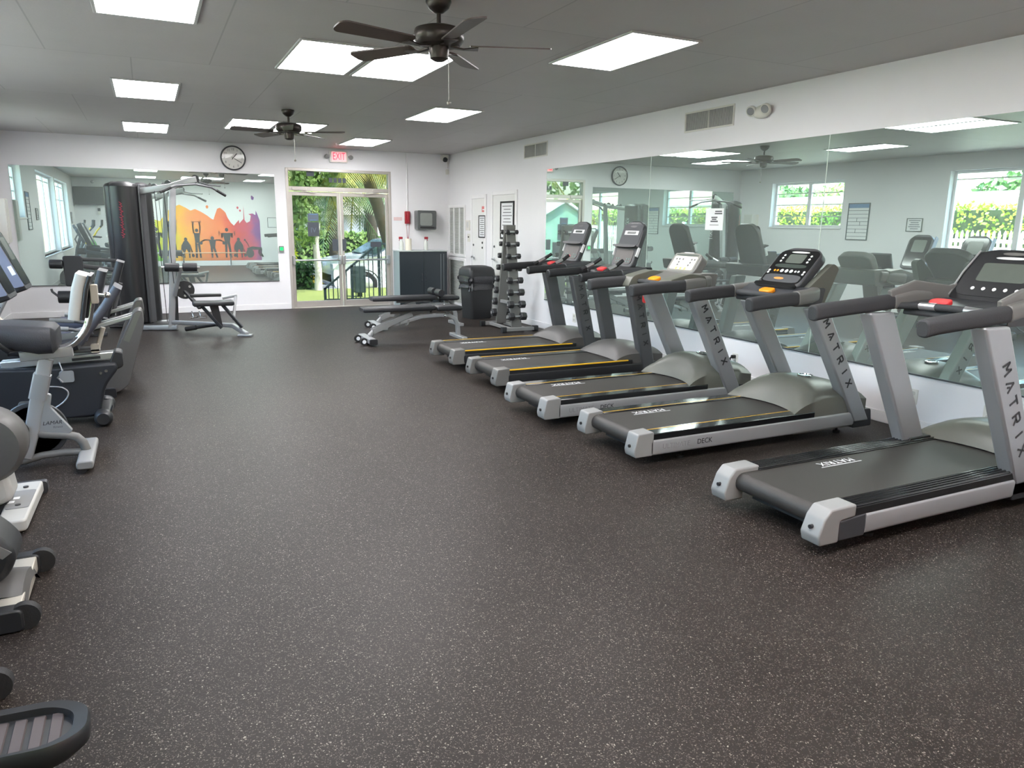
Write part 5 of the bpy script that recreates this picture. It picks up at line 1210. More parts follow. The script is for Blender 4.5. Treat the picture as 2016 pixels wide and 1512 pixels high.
recumbent('grey recumbent bike with curved rear cover just beyond the black bodied bike', 7.80, ((-0.55,0.62),(-0.39,1.16)), 'recumbent bikes with aluminium rails')

# ---- black bodied recumbent bike
o = thing('recumbent_bike', 'black bodied recumbent bike with short aluminium rail and slanted dark backrest', 'exercise bike', (0, 6.80, 0))
q = MB(); q.prism(rpoly([(-0.46,0.055),(-0.40,0.30),(-0.30,0.43),(-0.31,0.485),(-0.52,0.48),(-0.82,0.47),(-1.40,0.50),(-1.78,0.42),(-1.86,0.18),(-1.80,0.055)],0.06,4),'y',-0.15,0.15); bd = q.build('body_shroud', mat('blue_black_plastic',(29,31,36),0.45,var=0.08,scale=30), o, bevel=0.02, seg=3)
q = MB(); q.tube(bez((-0.98,-0.1535,0.08),(-0.80,-0.1535,0.12),(-0.71,-0.1535,0.19),8)+bez((-0.71,-0.1535,0.19),(-0.62,-0.1535,0.27),(-0.70,-0.1535,0.315),8)[1:]+bez((-0.70,-0.1535,0.315),(-0.76,-0.1535,0.335),(-0.90,-0.1535,0.33),6)[1:],0.006,8,up=(0,1,0)); q.build('silver_line', SILVER, bd)
q = MB()
for xx, zz in ((-0.425,0.41),(-0.385,0.425)): q.cyl((xx,-0.150,zz),(xx,-0.157,zz),0.012,seg=12)
q.build('body_bolt', CHROME, bd)
q = MB(); q.bar((-0.295,0,0.535),(-1.10,0,0.50),0.13,0.055); ro = q.build('seat_rail', ALU, o, bevel=0.005)
q = MB(); q.bar((-0.42,-0.0665,0.525),(-0.62,-0.0665,0.516),0.003,0.022); q.build('rail_slot', BLACKP, ro)
q = MB(); q.prism(rpoly([(-0.32,0.575),(-0.26,0.56),(-0.26,0.44),(-0.33,0.41),(-0.36,0.48)],0.02),'y',-0.09,0.09); q.build('rail_end_cap', BLACKP, o, bevel=0.01)
q = MB(); q.rbar([(-0.43,-0.26,0.065),(-0.43,0.26,0.065)],0.11,0.10,rad=0.03,seg=4); so = q.build('rear_stabilizer', BLACKP, o, bevel=0.01)
for s_ in (-1,1):
    e = MB(); e.lathe((-0.43,s_*0.26,0.068),[(0.055,-0.06*s_),(0.068,-0.03*s_),(0.066,0.03*s_),(0.045,0.055*s_)],axis=(0,1,0),seg=22); e.build('end_wheel', BLACKP, so)
q = MB(); q.bar((-0.372,-0.26,0.09),(-0.372,-0.05,0.09),0.006,0.05); q.build('chrome_cap', CHROME, so)
q = MB(); q.rbar([(-1.82,-0.26,0.05),(-1.82,0.26,0.05)],0.09,0.07,rad=0.02); q.build('front_stabilizer', BLACKP, o)
q = MB(); pad(q,[(-0.55,0.66),(-0.50,0.73),(-0.35,0.93),(-0.245,1.09)],0.42,0.065); q.build('backrest', mat('slate_vinyl',(62,63,70),0.45,var=0.06), o)
q = MB(); pad(q,[(-1.02,0.64),(-0.80,0.63),(-0.56,0.66)],0.44,0.10); q.build('seat', VINYL, o)
q = MB(); q.rbar([(-0.44,-0.02,0.57),(-0.42,-0.02,0.64),(-0.38,-0.02,0.76)],0.05,0.035,up=(1,0,0),rad=0.01); q.rbox((-0.45,-0.06,0.60),(0.06,0.04,0.07),0.012,axis='y'); q.build('seat_bracket', BEIGEM, o)
q = MB(); q.rbar([(-0.98,0,0.575),(-0.42,0,0.585)],0.16,0.03,rad=0.008); q.build('seat_carriage', DKSILVER, o)
q = MB(); q.rbox((-0.66,-0.155,0.40),(0.10,0.012,0.09),0.015,axis='y'); q.tube([(-0.70,-0.17,0.52),(-0.68,-0.19,0.46),(-0.72,-0.18,0.40),(-0.69,-0.17,0.36)],0.007,8); q.build('adjust_lever', SILVER, o)
crank_set(o,-1.35,0.34,0.15,0.17,2.4)
q = MB(); q.rbar([(-1.65,0,0.42),(-1.55,0,0.75),(-1.45,0,1.05)],0.08,0.08,up=(1,0,0),rad=0.015); q.build('mast', DKSILVER, o)
console_slab(o,-1.40,1.02,-1.56,1.38,0.17,0.07,DARKP,GLOSSB)

# ---- silver upright bike with backrest (lettered frame)
o = thing('upright_bike', 'silver framed exercise bike with chrome seat tube and pale edged backrest', 'exercise bike', (0, 5.60, 0))
q = MB(); q.rbar([(-0.845,0,0.07),(-0.795,0,0.22),(-0.74,0,0.44),(-0.66,0,0.72)],0.060,0.085,up=(1,0,0),rad=0.012); q.build('seat_post', SILVER2, o)
q = MB(); q.rbar([(-0.735,0,0.46),(-0.69,0,0.62)],0.09,0.10,up=(1,0,0),rad=0.012); q.build('post_collar', SILVER, o)
q = MB(); q.prism(rpoly([(-0.825,0.25),(-0.79,0.36),(-0.70,0.50),(-0.655,0.48),(-0.67,0.40),(-0.555,0.225),(-0.60,0.20)],0.012),'y',-0.022,0.022); gs = q.build('gusset', SILVER, o, bevel=0.006)
l = MB(); l.text('LAMAR', 0.035, (-0.668,-0.0232,0.292), (1,0,0.02), (0,0,1), 0.001, shear=0.25); l.build('lettering', INK, gs, smooth=False)
l = MB(); l.text('fitness', 0.022, (-0.640,-0.0232,0.262), (1,0,0.02), (0,0,1), 0.001, shear=0.3); l.build('small_lettering', GREYINK, gs, smooth=False)
q = MB(); q.tube([(-1.30,0,0.36),(-0.95,0,0.285),(-0.72,0,0.215),(-0.60,0,0.195),(-0.54,0,0.175),(-0.505,0,0.13),(-0.49,0,0.07)],0.029,14); q.build('upper_tube', MIDP, o)
q = MB(); q.tube([(-1.35,0,0.06),(-0.85,0,0.045),(-0.75,0,0.07),(-0.62,0,0.075),(-0.50,0,0.065)],0.024,14); q.build('lower_tube', MIDP, o)
q = MB(); q.rbar([(-0.485,-0.30,0.055),(-0.485,0.30,0.055)],0.10,0.055,rad=0.02,seg=4); so = q.build('rear_foot', CAPG, o, bevel=0.008)
for s_ in (-1,1): e = MB(); e.cyl((-0.50,s_*0.27-0.018,0.028),(-0.50,s_*0.27+0.018,0.028),0.028,seg=18); e.build('wheel', RUBBER, so)
q = MB(); q.cyl((-0.485,0,0.08),(-0.485,0,0.088),0.02,seg=14); q.build('foot_bolt', INK, so)
q = MB(); q.rbar([(-1.35,-0.28,0.05),(-1.35,0.28,0.05)],0.09,0.055,rad=0.02); q.build('front_foot', CAPG, o)
q = MB(); q.rbar([(-0.80,0,0.745),(-0.505,0,0.765)],0.07,0.065,rad=0.008); q.build('slide_beam', SILVER2, o)
q = MB(); q.loft([[V((x_, q_[0], z_+q_[1])) for q_ in rrect(w_, h_, h_*0.42, 4)] for x_, w_, h_, z_ in ((-1.04,0.20,0.06,0.93),(-1.02,0.28,0.11,0.92),(-0.85,0.40,0.15,0.895),(-0.68,0.44,0.18,0.865),(-0.60,0.42,0.17,0.86),(-0.575,0.34,0.12,0.86))]); q.build('seat', mat('charcoal_seat',(46,46,50),0.55,var=0.08,bump=0.3,bscale=140), o)
q = MB(); q.loft([[V((-0.66-0.05+q_[0],q_[1],z_)) for q_ in rrect(w_,w_*0.8,0.05,3)] for z_,w_ in ((0.77,0.07),(0.80,0.12),(0.83,0.20))]); q.build('seat_base', BLACKP, o)
q = MB(); q.tube(bez((-0.66,0,0.775),(-0.52,0,0.78),(-0.475,0,0.83),6)+bez((-0.475,0,0.83),(-0.40,0,0.90),(-0.385,0,1.00),6)[1:]+[V((-0.365,0,1.10)),V((-0.352,0,1.17))],0.022,14,up=(0,1,0)); q.build('back_tube', CHROME, o)
q = MB(); q.rbox((-0.345,0,1.135),(0.045,0.06,0.125),0.008,axis='y'); bk = q.build('back_bracket', BEIGEM, o, bevel=0.004)
q = MB(); q.cyl((-0.325,0,1.13),(-0.285,0,1.125),0.010,seg=10); q.ball((-0.27,0,1.125),0.022,seg=12); q.build('adjust_knob', CHROME, bk)
q = MB(); pad(q,[(-0.462,0.985),(-0.445,1.08),(-0.425,1.18),(-0.395,1.27)],0.36,0.075); q.build('backrest', GREYFAB, o)
q = MB(); pad(q,[(-0.418,0.985),(-0.400,1.08),(-0.380,1.18),(-0.352,1.265)],0.37,0.022); q.build('backrest_shell', BLACKP, o)
for s_ in (-1,1):
    q = MB(); q.tube([(-0.80,s_*0.04,0.80),(-0.83,s_*0.22,0.815),(-0.88,s_*0.27,0.88),(-0.93,s_*0.27,0.955)],0.015,10); ho = q.build('side_handle', BLACKP, o)
    q = MB(); q.tube([(-0.885,s_*0.27,0.887),(-0.955,s_*0.27,0.995)],0.020,10); q.build('grip', BEIGEM, ho)
q = MB(); q.lathe((-0.78,0.075,0.23),[(0.165,-0.012),(0.19,-0.010),(0.195,0.0),(0.19,0.010),(0.165,0.012),(0.155,0.0),(0.165,-0.012)],axis=(0,1,0),seg=40); q.build('flywheel', DARKP, o)
crank_set(o,-0.86,0.26,0.14,0.10,4.4)
q = MB(); q.lathe((-0.86,0,0.26),[(0.055,-0.055),(0.06,-0.045),(0.06,0.045),(0.055,0.055)],axis=(0,1,0),seg=28); q.build('chain_guard', BLACKP, o)
q = MB(); q.rbar([(-1.25,0,0.36),(-1.36,0,0.80),(-1.40,0,1.12)],0.07,0.07,up=(1,0,0),rad=0.012); q.build('mast', SILVER2, o)
console_slab(o,-1.36,1.10,-1.48,1.34,0.13,0.05,DARKP,GLOSSB)
q = MB(); q.tube([(-1.10,-0.26,1.12),(-1.28,-0.26,1.14),(-1.40,-0.10,1.10),(-1.40,0.10,1.10),(-1.28,0.26,1.14),(-1.10,0.26,1.12)],0.017,10); q.build('handlebar', BLACKP, o)

# ---- cross trainers in the left foreground
def trainer(label, X, Y, variant):
    o = thing('cross_trainer', label, 'cross trainer', (X, Y, 0), group='cross trainers in the left foreground')
    if variant == 'plate':
        q = MB(); q.prism(rpoly([(-0.065,-0.33),(0.065,-0.33),(0.075,0.33),(-0.075,0.33)],0.03),'z',0.02,0.085); so = q.build('rear_foot', mat('pale_grey_plastic', (176,175,170), 0.45, var=0.04), o, bevel=0.012, seg=3)
        q = MB(); q.prism(rpoly([(-0.055,-0.14),(0.055,-0.14),(0.06,0.16),(-0.06,0.16)],0.02),'z',0.085,0.089); q.build('foot_plate', CAPG, so)
        for yy in (-0.09, 0.22): MB().cyl((0.0,yy,0.085),(0.0,yy,0.093),0.014,seg=12).build('plate_screw', DARKP, so)
        for yy in (-0.03,0.03): MB().box((-0.03+yy*0.3,yy,0.0895),(0.03,0.035,0.001)).build('sticker', PAPER, so)
        q = MB(); q.rbox((0.0,0.345,0.04),(0.19,0.05,0.075),0.02,axis='y'); q.build('end_cap', DARKP, so)
        # pale housing with grey disc
        q = MB(); q.prism(rpoly([(-0.01,0.13),(-0.08,0.09),(-1.0,0.08),(-1.05,0.30),(-0.70,0.42),(-0.20,0.36),(-0.03,0.30)],0.05,4),'y',-0.10,0.10); q.build('body_shroud', mat('pale_grey_plastic', (176,175,170), 0.45, var=0.04), o, bevel=0.03, seg=3)
        q = MB(); q.lathe((-0.125,-0.02,0.43),[(0.10,-0.13),(0.175,-0.12),(0.20,-0.08),(0.20,0.08),(0.175,0.12),(0.10,0.13)],axis=(0,1,0),seg=40); dk = q.build('disc_cover', HOODD, o)
    else:
        q = MB(); q.rbar([(0,-0.27,0.055),(0,0.27,0.055)],0.085,0.07,rad=0.006); so = q.build('rear_foot', BEIGEM, o, bevel=0.004)
        for s_ in (-1,1):
            e = MB(); e.rbox((-0.01,s_*0.275,0.05),(0.13,0.07,0.095),0.02,axis='y'); e.build('end_cap', BLACKP, so, bevel=0.008)
            e = MB(); e.cyl((0.058,s_*0.275-0.02,0.055),(0.058,s_*0.275+0.02,0.055),0.055,seg=26); e.build('wheel', RUBBER, so)
        q = MB(); rows_ = []
        for i in range(9):
            y_ = -0.16+0.30*i/8; hgt = 0.10+0.035*math.sin(PI*i/8); w_ = 0.062+0.03*math.sin(PI*i/8)
            rows_.append([V((-0.20,y_,hgt+0.05)),V((-w_,y_,hgt)),V((0.035,y_,hgt-0.012)),V((0.052,y_,hgt-0.05)),V((0.040,y_,0.08)),V((-0.2,y_,0.08))])
        q.loft(rows_); q.build('saddle_cover', HOODD, so, bevel=0.008)
        q = MB(); q.prism(rpoly([(-0.02,0.14),(0.035,0.25),(-0.03,0.35),(-0.36,0.64),(-0.80,0.66),(-1.1,0.45),(-1.15,0.12),(-0.4,0.07)],0.05,4),'y',-0.12,0.12); bs_ = q.build('body_shroud', BLACKP, o, bevel=0.03, seg=3)
        q = MB(); q.prism([(0.015,0.27),(-0.02,0.245),(-0.40,0.56),(-0.37,0.60)],'y',-0.1225,-0.1195); q.build('grey_stripe', MIDP, bs_)
    q = MB(); q.rbar([(-0.05,0,0.06),(-1.25,0,0.06)],0.10,0.06,rad=0.01); q.build('floor_beam', DARKP, o)
    q = MB(); q.rbar([(-1.27,-0.26,0.05),(-1.27,0.26,0.05)],0.08,0.06,rad=0.015); q.build('front_foot', BEIGEM, o)
    q = MB(); q.rbar([(-1.10,0,0.10),(-1.02,0,0.75),(-0.90,0,1.12)],0.09,0.08,up=(1,0,0),rad=0.015); q.build('mast', DARKP, o)
    console_slab(o,-0.84,1.08,-1.02,1.45,0.19,0.06,DARKP,GLOSSB)
    for s_, ph in ((-1,0.10),(1,-0.10)):
        q = MB(); q.tube([(-0.95,s_*0.24,0.85),(-0.92+ph,s_*0.27,1.05),(-0.80+ph,s_*0.30,1.25),(-0.66+ph,s_*0.30,1.40),(-0.64+ph,s_*0.27,1.55)],0.020,10); ho = q.build('moving_handle', YELLOW if variant != 'plate' else DARKP, o)
        q = MB(); q.tube([(-0.70+ph,s_*0.30,1.36),(-0.655+ph,s_*0.298,1.42),(-0.638+ph,s_*0.265,1.57)],0.026,10); q.build('grip', RUBBER, ho)
        q = MB(); q.bar((-0.95,s_*0.24,0.87),(-1.0+ph*1.5,s_*0.24,0.32),0.03,0.05,up=(1,0,0)); q.build('swing_link', YELLOW if variant != 'plate' else DARKP, ho)
    q = MB(); q.cyl((-0.95,-0.26,0.86),(-0.95,0.26,0.86),0.022,seg=12); q.build('pivot_axle', DKSILVER, o)
    return o
def footplate(o, x, y, z, tilt, bar_to):
    R = Matrix.Rotation(tilt, 3, 'Y'); T = lambda p: V((x,y,z))+R @ V(p)
    ol = rpoly([(-0.20,-0.115),(0.13,-0.115),(0.205,-0.06),(0.205,0.06),(0.13,0.115),(-0.20,0.115)],0.06,5)
    q = MB(); n = len(ol)
    inn = [(a*0.84-0.008, b_*0.80) for a, b_ in ol]
    q.loft([[T((a,b_,-0.05)) for a,b_ in [(c*0.85,d*0.85) for c,d in ol]],[T((a,b_,-0.02)) for a,b_ in ol],[T((a,b_,0.022)) for a,b_ in ol],[T((a*0.97,b_*0.97,0.030)) for a,b_ in ol],[T((a,b_,0.024)) for a,b_ in inn],[T((a*0.98,b_*0.98,0.002)) for a,b_ in inn]])
    fp = q.build('footplate', BLACKP, o, ang=50)
    q = MB()
    for k in range(7):
        xx = -0.15+0.045*k; q._addbm([T(p) for p in ((xx-0.016,-0.078,0.003),(xx+0.016,-0.078,0.003),(xx+0.016,0.078,0.003),(xx-0.016,0.078,0.003),(xx-0.013,-0.076,0.008),(xx+0.013,-0.076,0.008),(xx+0.013,0.076,0.008),(xx-0.013,0.076,0.008))],[(0,3,2,1),(4,5,6,7),(0,1,5,4),(1,2,6,5),(2,3,7,6),(3,0,4,7)])
    q.build('ribbed_mat', mat('plum_grey_rubber',(70,62,62),0.6,var=0.08), fp)
    q = MB(); q.rbar([T((0.10,0,-0.055)),T((-0.20,0,-0.06)),V(bar_to)],0.06,0.05,rad=0.012); q.build('pedal_arm', DARKP, o)
t1 = trainer('cross trainer with pale foot plate and grey disc cover, beside the silver framed bike', -0.755, 4.67, 'plate')
t2 = trainer('black cross trainer with beige foot bar and two wheels in the left foreground', -0.625, 3.56, 'black')
t3 = trainer('nearest cross trainer at the lower left with a black ribbed footplate', -0.655, 2.52, 'black')
footplate(t1, -0.45, -0.27, 0.36, 0.1, (-0.95, -0.26, 0.34)); footplate(t1, -0.62, 0.27, 0.30, 0.0, (-1.05, 0.26, 0.36))
footplate(t2, -0.50, -0.27, 0.42, 0.1, (-0.85, -0.25, 0.34)); footplate(t2, -0.55, 0.27, 0.24, 0.05, (-1.1, 0.25, 0.34))
footplate(t3, 0.19, -0.335, 0.22, 0.05, (-0.85, -0.25, 0.34)); footplate(t3, -0.45, 0.27, 0.42, 0.0, (-1.1, 0.25, 0.34))
q = MB(); q.rbox((-0.33,-0.20,0.19),(0.10,0.05,0.05),0.012,axis='z'); q.build('pedal_clip', CAPG, t1, bevel=0.006)

# ================================================================== OUTDOORS
GRASS = mat('lawn_grass', (126, 136, 70), 0.8, var=0.35, scale=1.6, bump=0.6, bscale=60)
GRASSL = mat('side_grass', (112, 140, 66), 0.8, var=0.35, scale=1.6, bump=0.6, bscale=60)
ASPH = mat('asphalt', (112, 112, 114), 0.85, var=0.15, scale=6)
CONC = mat('concrete', (176, 172, 164), 0.8, var=0.08, scale=5)
BARKW = mat('whitewashed_bark', (206, 200, 186), 0.8, var=0.15, scale=8)
BARK = mat('palm_bark', (96, 88, 74), 0.85, var=0.25, scale=9, bump=0.8, bscale=30)
IRON = mat('dark_iron', (44, 58, 60), 0.5, 0.3, var=0.05)
LEAF1 = leaf_mat('leaf_mid', (76, 120, 56), (176, 202, 120))
LEAF2 = leaf_mat('leaf_yellow', (120, 150, 24), (226, 222, 60))
LEAF3 = leaf_mat('leaf_dark', (36, 74, 40), (96, 138, 72))
LEAF4 = leaf_mat('palm_leaf', (84, 104, 44), (214, 206, 110))
LEAF5 = leaf_mat('palm_leaf_dark', (46, 84, 58), (120, 150, 92))
struct(MB().b(-26, 16, YF+WT, 19.6, -0.6, -0.12), 'ground_lawn', GRASS, 'sunlit lawn outside the entrance doors', smooth=False)
struct(MB().b(-26, 40, 19.6, 60, -0.9, -0.38), 'ground_parking', ASPH, 'grey asphalt parking area beyond the lawn', smooth=False)
struct(MB().b(-26, XL-WT, -12, YF+WT, -0.6, -0.12), 'ground_side', mat('grey_paving', (132, 130, 127), 0.85, var=0.1, scale=4), 'grey paving strip outside the left windows', smooth=False)
struct(MB().b(1.6, 5.6, YF+WT, 15.7, -0.13, -0.01), 'ground_landing', CONC, 'concrete landing outside the entrance doors', smooth=False)
w = MB()
for k in range(6): w.b(4.4, 7.0, 22.6+1.25*k, 22.72+1.25*k, -0.381, -0.374)
struct(w, 'ground_marking', mat('white_line', (226,226,222), 0.8), 'white painted lines on the parking area', smooth=False)

def leaves(mb, blobs, n, size, seed):
    rnd = random.Random(seed); tot = sum(b_[3]*b_[4]*b_[5] for b_ in blobs)**0.5
    vol = [(b_[3]*b_[4]+b_[4]*b_[5]+b_[3]*b_[5]) for b_ in blobs]; s_ = sum(vol)
    vs, fs = [], []
    for b_, v_ in zip(blobs, vol):
        for _ in range(int(n*v_/s_)):
            d = V((rnd.gauss(0,1), rnd.gauss(0,1), rnd.gauss(0,1))).normalized(); r = 0.72+0.28*rnd.random()
            c = V(b_[:3])+V((d.x*b_[3], d.y*b_[4], d.z*b_[5]))*r
            a = V((rnd.gauss(0,1), rnd.gauss(0,1), rnd.gauss(0,1))).normalized(); u_ = a.cross(d)
            if u_.length < 1e-3: continue
            u_.normalize(); t_ = (d*0.4+a).normalized(); k = size*(0.6+0.8*rnd.random())
            i = len(vs); vs += [c-t_*k*0.5, c+u_*k*0.28, c+t_*k*0.5, c-u_*k*0.28]; fs.append((i, i+1, i+2, i+3))
    return mb._addbm(vs, fs)
def box_leaves(mb, x0, x1, y0, y1, z0, z1, n, size, seed):
    rnd = random.Random(seed); vs, fs = [], []
    ax, ay, az = (y1-y0)*(z1-z0), (x1-x0)*(z1-z0), (x1-x0)*(y1-y0); tot = 2*ax+2*ay+az
    for _ in range(n):
        q = rnd.random()*tot; p = [x0+(x1-x0)*rnd.random(), y0+(y1-y0)*rnd.random(), z0+(z1-z0)*rnd.random()]; j = rnd.gauss(0, 0.05)
        if q < 2*ax: p[0] = (x0 if q < ax else x1)+j; nn = V((1,0,0))
        elif q < 2*ax+2*ay: p[1] = (y0 if q < 2*ax+ay else y1)+j; nn = V((0,1,0))
        else: p[2] = z1+j; nn = V((0,0,1))
        a = V((rnd.gauss(0,1), rnd.gauss(0,1), rnd.gauss(0,1))).normalized(); u_ = a.cross(nn)
        if u_.length < 1e-3: continue
        u_.normalize(); t_ = a; k = size*(0.6+0.8*rnd.random()); c = V(p); i = len(vs)
        vs += [c-t_*k*0.5, c+u_*k*0.3, c+t_*k*0.5, c-u_*k*0.3]; fs.append((i, i+1, i+2, i+3))
    return mb._addbm(vs, fs)
def hedge(label, x0, x1, y0, y1, z0, z1, n, size, m, seed):
    o = thing('hedge', label, 'hedge', ((x0+x1)/2, (y0+y1)/2, z0)); cx, cy = (x0+x1)/2, (y0+y1)/2
    box_leaves(MB(), x0-cx, x1-cx, y0-cy, y1-cy, 0, z1-z0, n, size, seed).build('foliage', m, o, smooth=False)
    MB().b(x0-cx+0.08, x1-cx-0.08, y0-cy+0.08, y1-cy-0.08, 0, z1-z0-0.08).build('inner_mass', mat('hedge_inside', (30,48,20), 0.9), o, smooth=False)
    return o
def tree(label, x, y, z, trunk, tr, blobs, n, size, lm, bm_, seed, name='tree'):
    o = thing(name, label, 'tree', (x, y, z))
    q = MB(); k = len(trunk)
    for i in range(k-1): q.cyl(trunk[i], trunk[i+1], tr*(1-0.4*i/k), tr*(1-0.4*(i+1)/k), 14)
    q.build('trunk', bm_, o)
    leaves(MB(), blobs, n, size, seed).build('crown', lm, o, smooth=False)
    return o
def palm(label, x, y, z, trunk, tr, nf, L, lm, seed):
    o = thing('palm_tree', label, 'palm tree', (x, y, z)); rnd = random.Random(seed)
    q = MB(); k = len(trunk)
    for i in range(k-1): q.cyl(trunk[i], trunk[i+1], tr*(1-0.3*i/k), tr*(1-0.3*(i+1)/k), 14)
    q.build('trunk', BARK, o); top = V(trunk[-1])
    for f in range(nf):
        a = 2*PI*f/nf+rnd.uniform(-0.2,0.2); e = rnd.uniform(-0.25,0.8); l_ = L*rnd.uniform(0.8,1.1)
        d = V((math.cos(a), math.sin(a), 0)); sd = V((-math.sin(a), math.cos(a), 0)); pts = []
        for i in range(13):
            t = i/12; pts.append(top+d*l_*(t*0.92*math.cos(e*0.6))+V((0,0,l_*(math.sin(e)*t-0.75*t*t))))
        fm = MB(); fm.tube(pts, 0.018, 6)
        for i in range(1, 36):
            t = i/36; p = pts[0]
            j = min(int(t*12), 11); fr = t*12-j; p = pts[j].lerp(pts[j+1], fr); tg = (pts[j+1]-pts[j]).normalized()
            ll = l_*0.30*math.sin(PI*(0.12+0.85*t))
            for s_ in (-1, 1):
                dv = (sd*s_*0.8+tg*0.55+V((0,0,-0.55))).normalized(); w2 = tg*0.022
                fm._addbm([p-w2, p+w2, p+dv*ll*0.6+w2*0.8+V((0,0,0.01)), p+dv*ll, p+dv*ll*0.6-w2*0.8+V((0,0,0.01))], [(0,1,2,3,4)])
        fm.build('frond', lm, o, smooth=False)
    return o
# planting seen through the entrance doors
hedge('yellow green hedge left of the white trunked tree beyond the lawn', 2.9, 4.2, 24.6, 25.6, -0.38, 1.0, 2200, 0.14, LEAF2, 1)
hedge('dark clipped shrub behind the white trunk at the lawn edge', 3.0, 4.05, 20.8, 21.6, -0.38, 0.42, 1600, 0.10, LEAF3, 2)
hedge('long mid green hedge across the parking area', 5.0, 18.0, 36.0, 37.2, -0.38, 1.05, 5000, 0.20, LEAF1, 3)
tree('slim tree with a whitewashed trunk on the lawn outside the doors', 3.86, 19.3, -0.12, [(0,0,0),(0.02,0,0.5),(-0.02,0.02,1.2),(0.05,0,1.7)], 0.10, [(-0.5,0.2,1.75,0.75,0.7,0.75),(-0.7,0,2.6,0.9,0.8,0.8),(0.1,0.3,3.2,0.9,0.8,0.7)], 2600, 0.17, LEAF1, BARKW, 4)
palm('leaning palm with pale drooping fronds at the right of the door view', 6.0, 20.2, -0.38, [(0.25,0,0),(0.1,0,1.2),(-0.25,0,2.4),(-0.7,0,3.6)], 0.20, 17, 2.6, LEAF4, 5)
palm('dark palm in the middle of the door view behind the cars', 6.1, 27.0, -0.38, [(0,0,0),(-0.05,0,1.5),(-0.1,0,3.1)], 0.24, 16, 2.8, LEAF5, 6)
palm('pale palm hanging over the top left of the door view', 4.1, 18.2, -0.12, [(-1.9,0.6,0),(-1.6,0.6,2.0),(-1.3,0.5,3.9)], 0.16, 15, 2.5, LEAF4, 8)
palm('far palm with hanging fronds at the right edge of the door view', 8.4, 30.0, -0.38, [(0,0,0),(-0.2,0,2.2),(-0.6,0,4.2)], 0.24, 16, 3.0, LEAF5, 9)
tree('broad green tree far behind the hedge on the left of the door view', 5.0, 39.2, -0.38, [(0,0,0),(0,0,2.0)], 0.3, [(-1.5,0,3.2,2.6,1.6,2.2),(0.6,0.3,4.0,2.4,1.6,2.4),(-3.2,0,4.8,2.2,1.6,2.0)], 3800, 0.38, LEAF1, BARK, 10)
tree('dark green tree far behind the white house', 14.0, 52.0, -0.38, [(0,0,0),(0,0,2.5)], 0.3, [(-2.5,0,4.2,3.2,2,2.6),(2.0,0,4.6,3.6,2,2.8),(5.5,0,4.0,3,2,2.5)], 3800, 0.45, LEAF3, BARK, 11)
# house far behind
o = thing('house', 'white bungalow with grey hipped roof far beyond the parking area', 'house', (12.5, 45.0, -0.38))
MB().b(-5, 5, -3, 3, 0, 2.4).build('wall', mat('house_white', (226,226,222), 0.7), o)
q = MB(); q.loft([[V((-5.6,-3.6,2.35)),V((5.6,-3.6,2.35)),V((5.6,3.6,2.35)),V((-5.6,3.6,2.35))],[V((-3,-0.2,3.9)),V((3,-0.2,3.9)),V((3,0.2,3.9)),V((-3,0.2,3.9))]]); q.build('roof', mat('roof_grey', (150,146,140), 0.8), o, smooth=False)
for xx in (-3.2, -0.8, 2.2):
    f = MB(); f.b(xx-0.6,xx+0.6,-3.05,-2.99,0.9,2.0); fo = f.build('window', mat('dark_glazing',(60,70,76),0.15), o)
MB().b(3.6,4.5,-3.04,-2.99,0,2.05).build('door', mat('house_door',(120,130,120),0.6), o)
# street sign
o = thing('street_sign', 'small white sign on a thin post in front of the far house', 'sign', (9.6, 34.0, -0.38))
MB().cyl((0,0,0),(0,0,1.75),0.03,seg=8).build('post', ALU, o); MB().b(-0.35,0.35,-0.02,0.02,1.35,1.75).build('panel', PAPER, o)

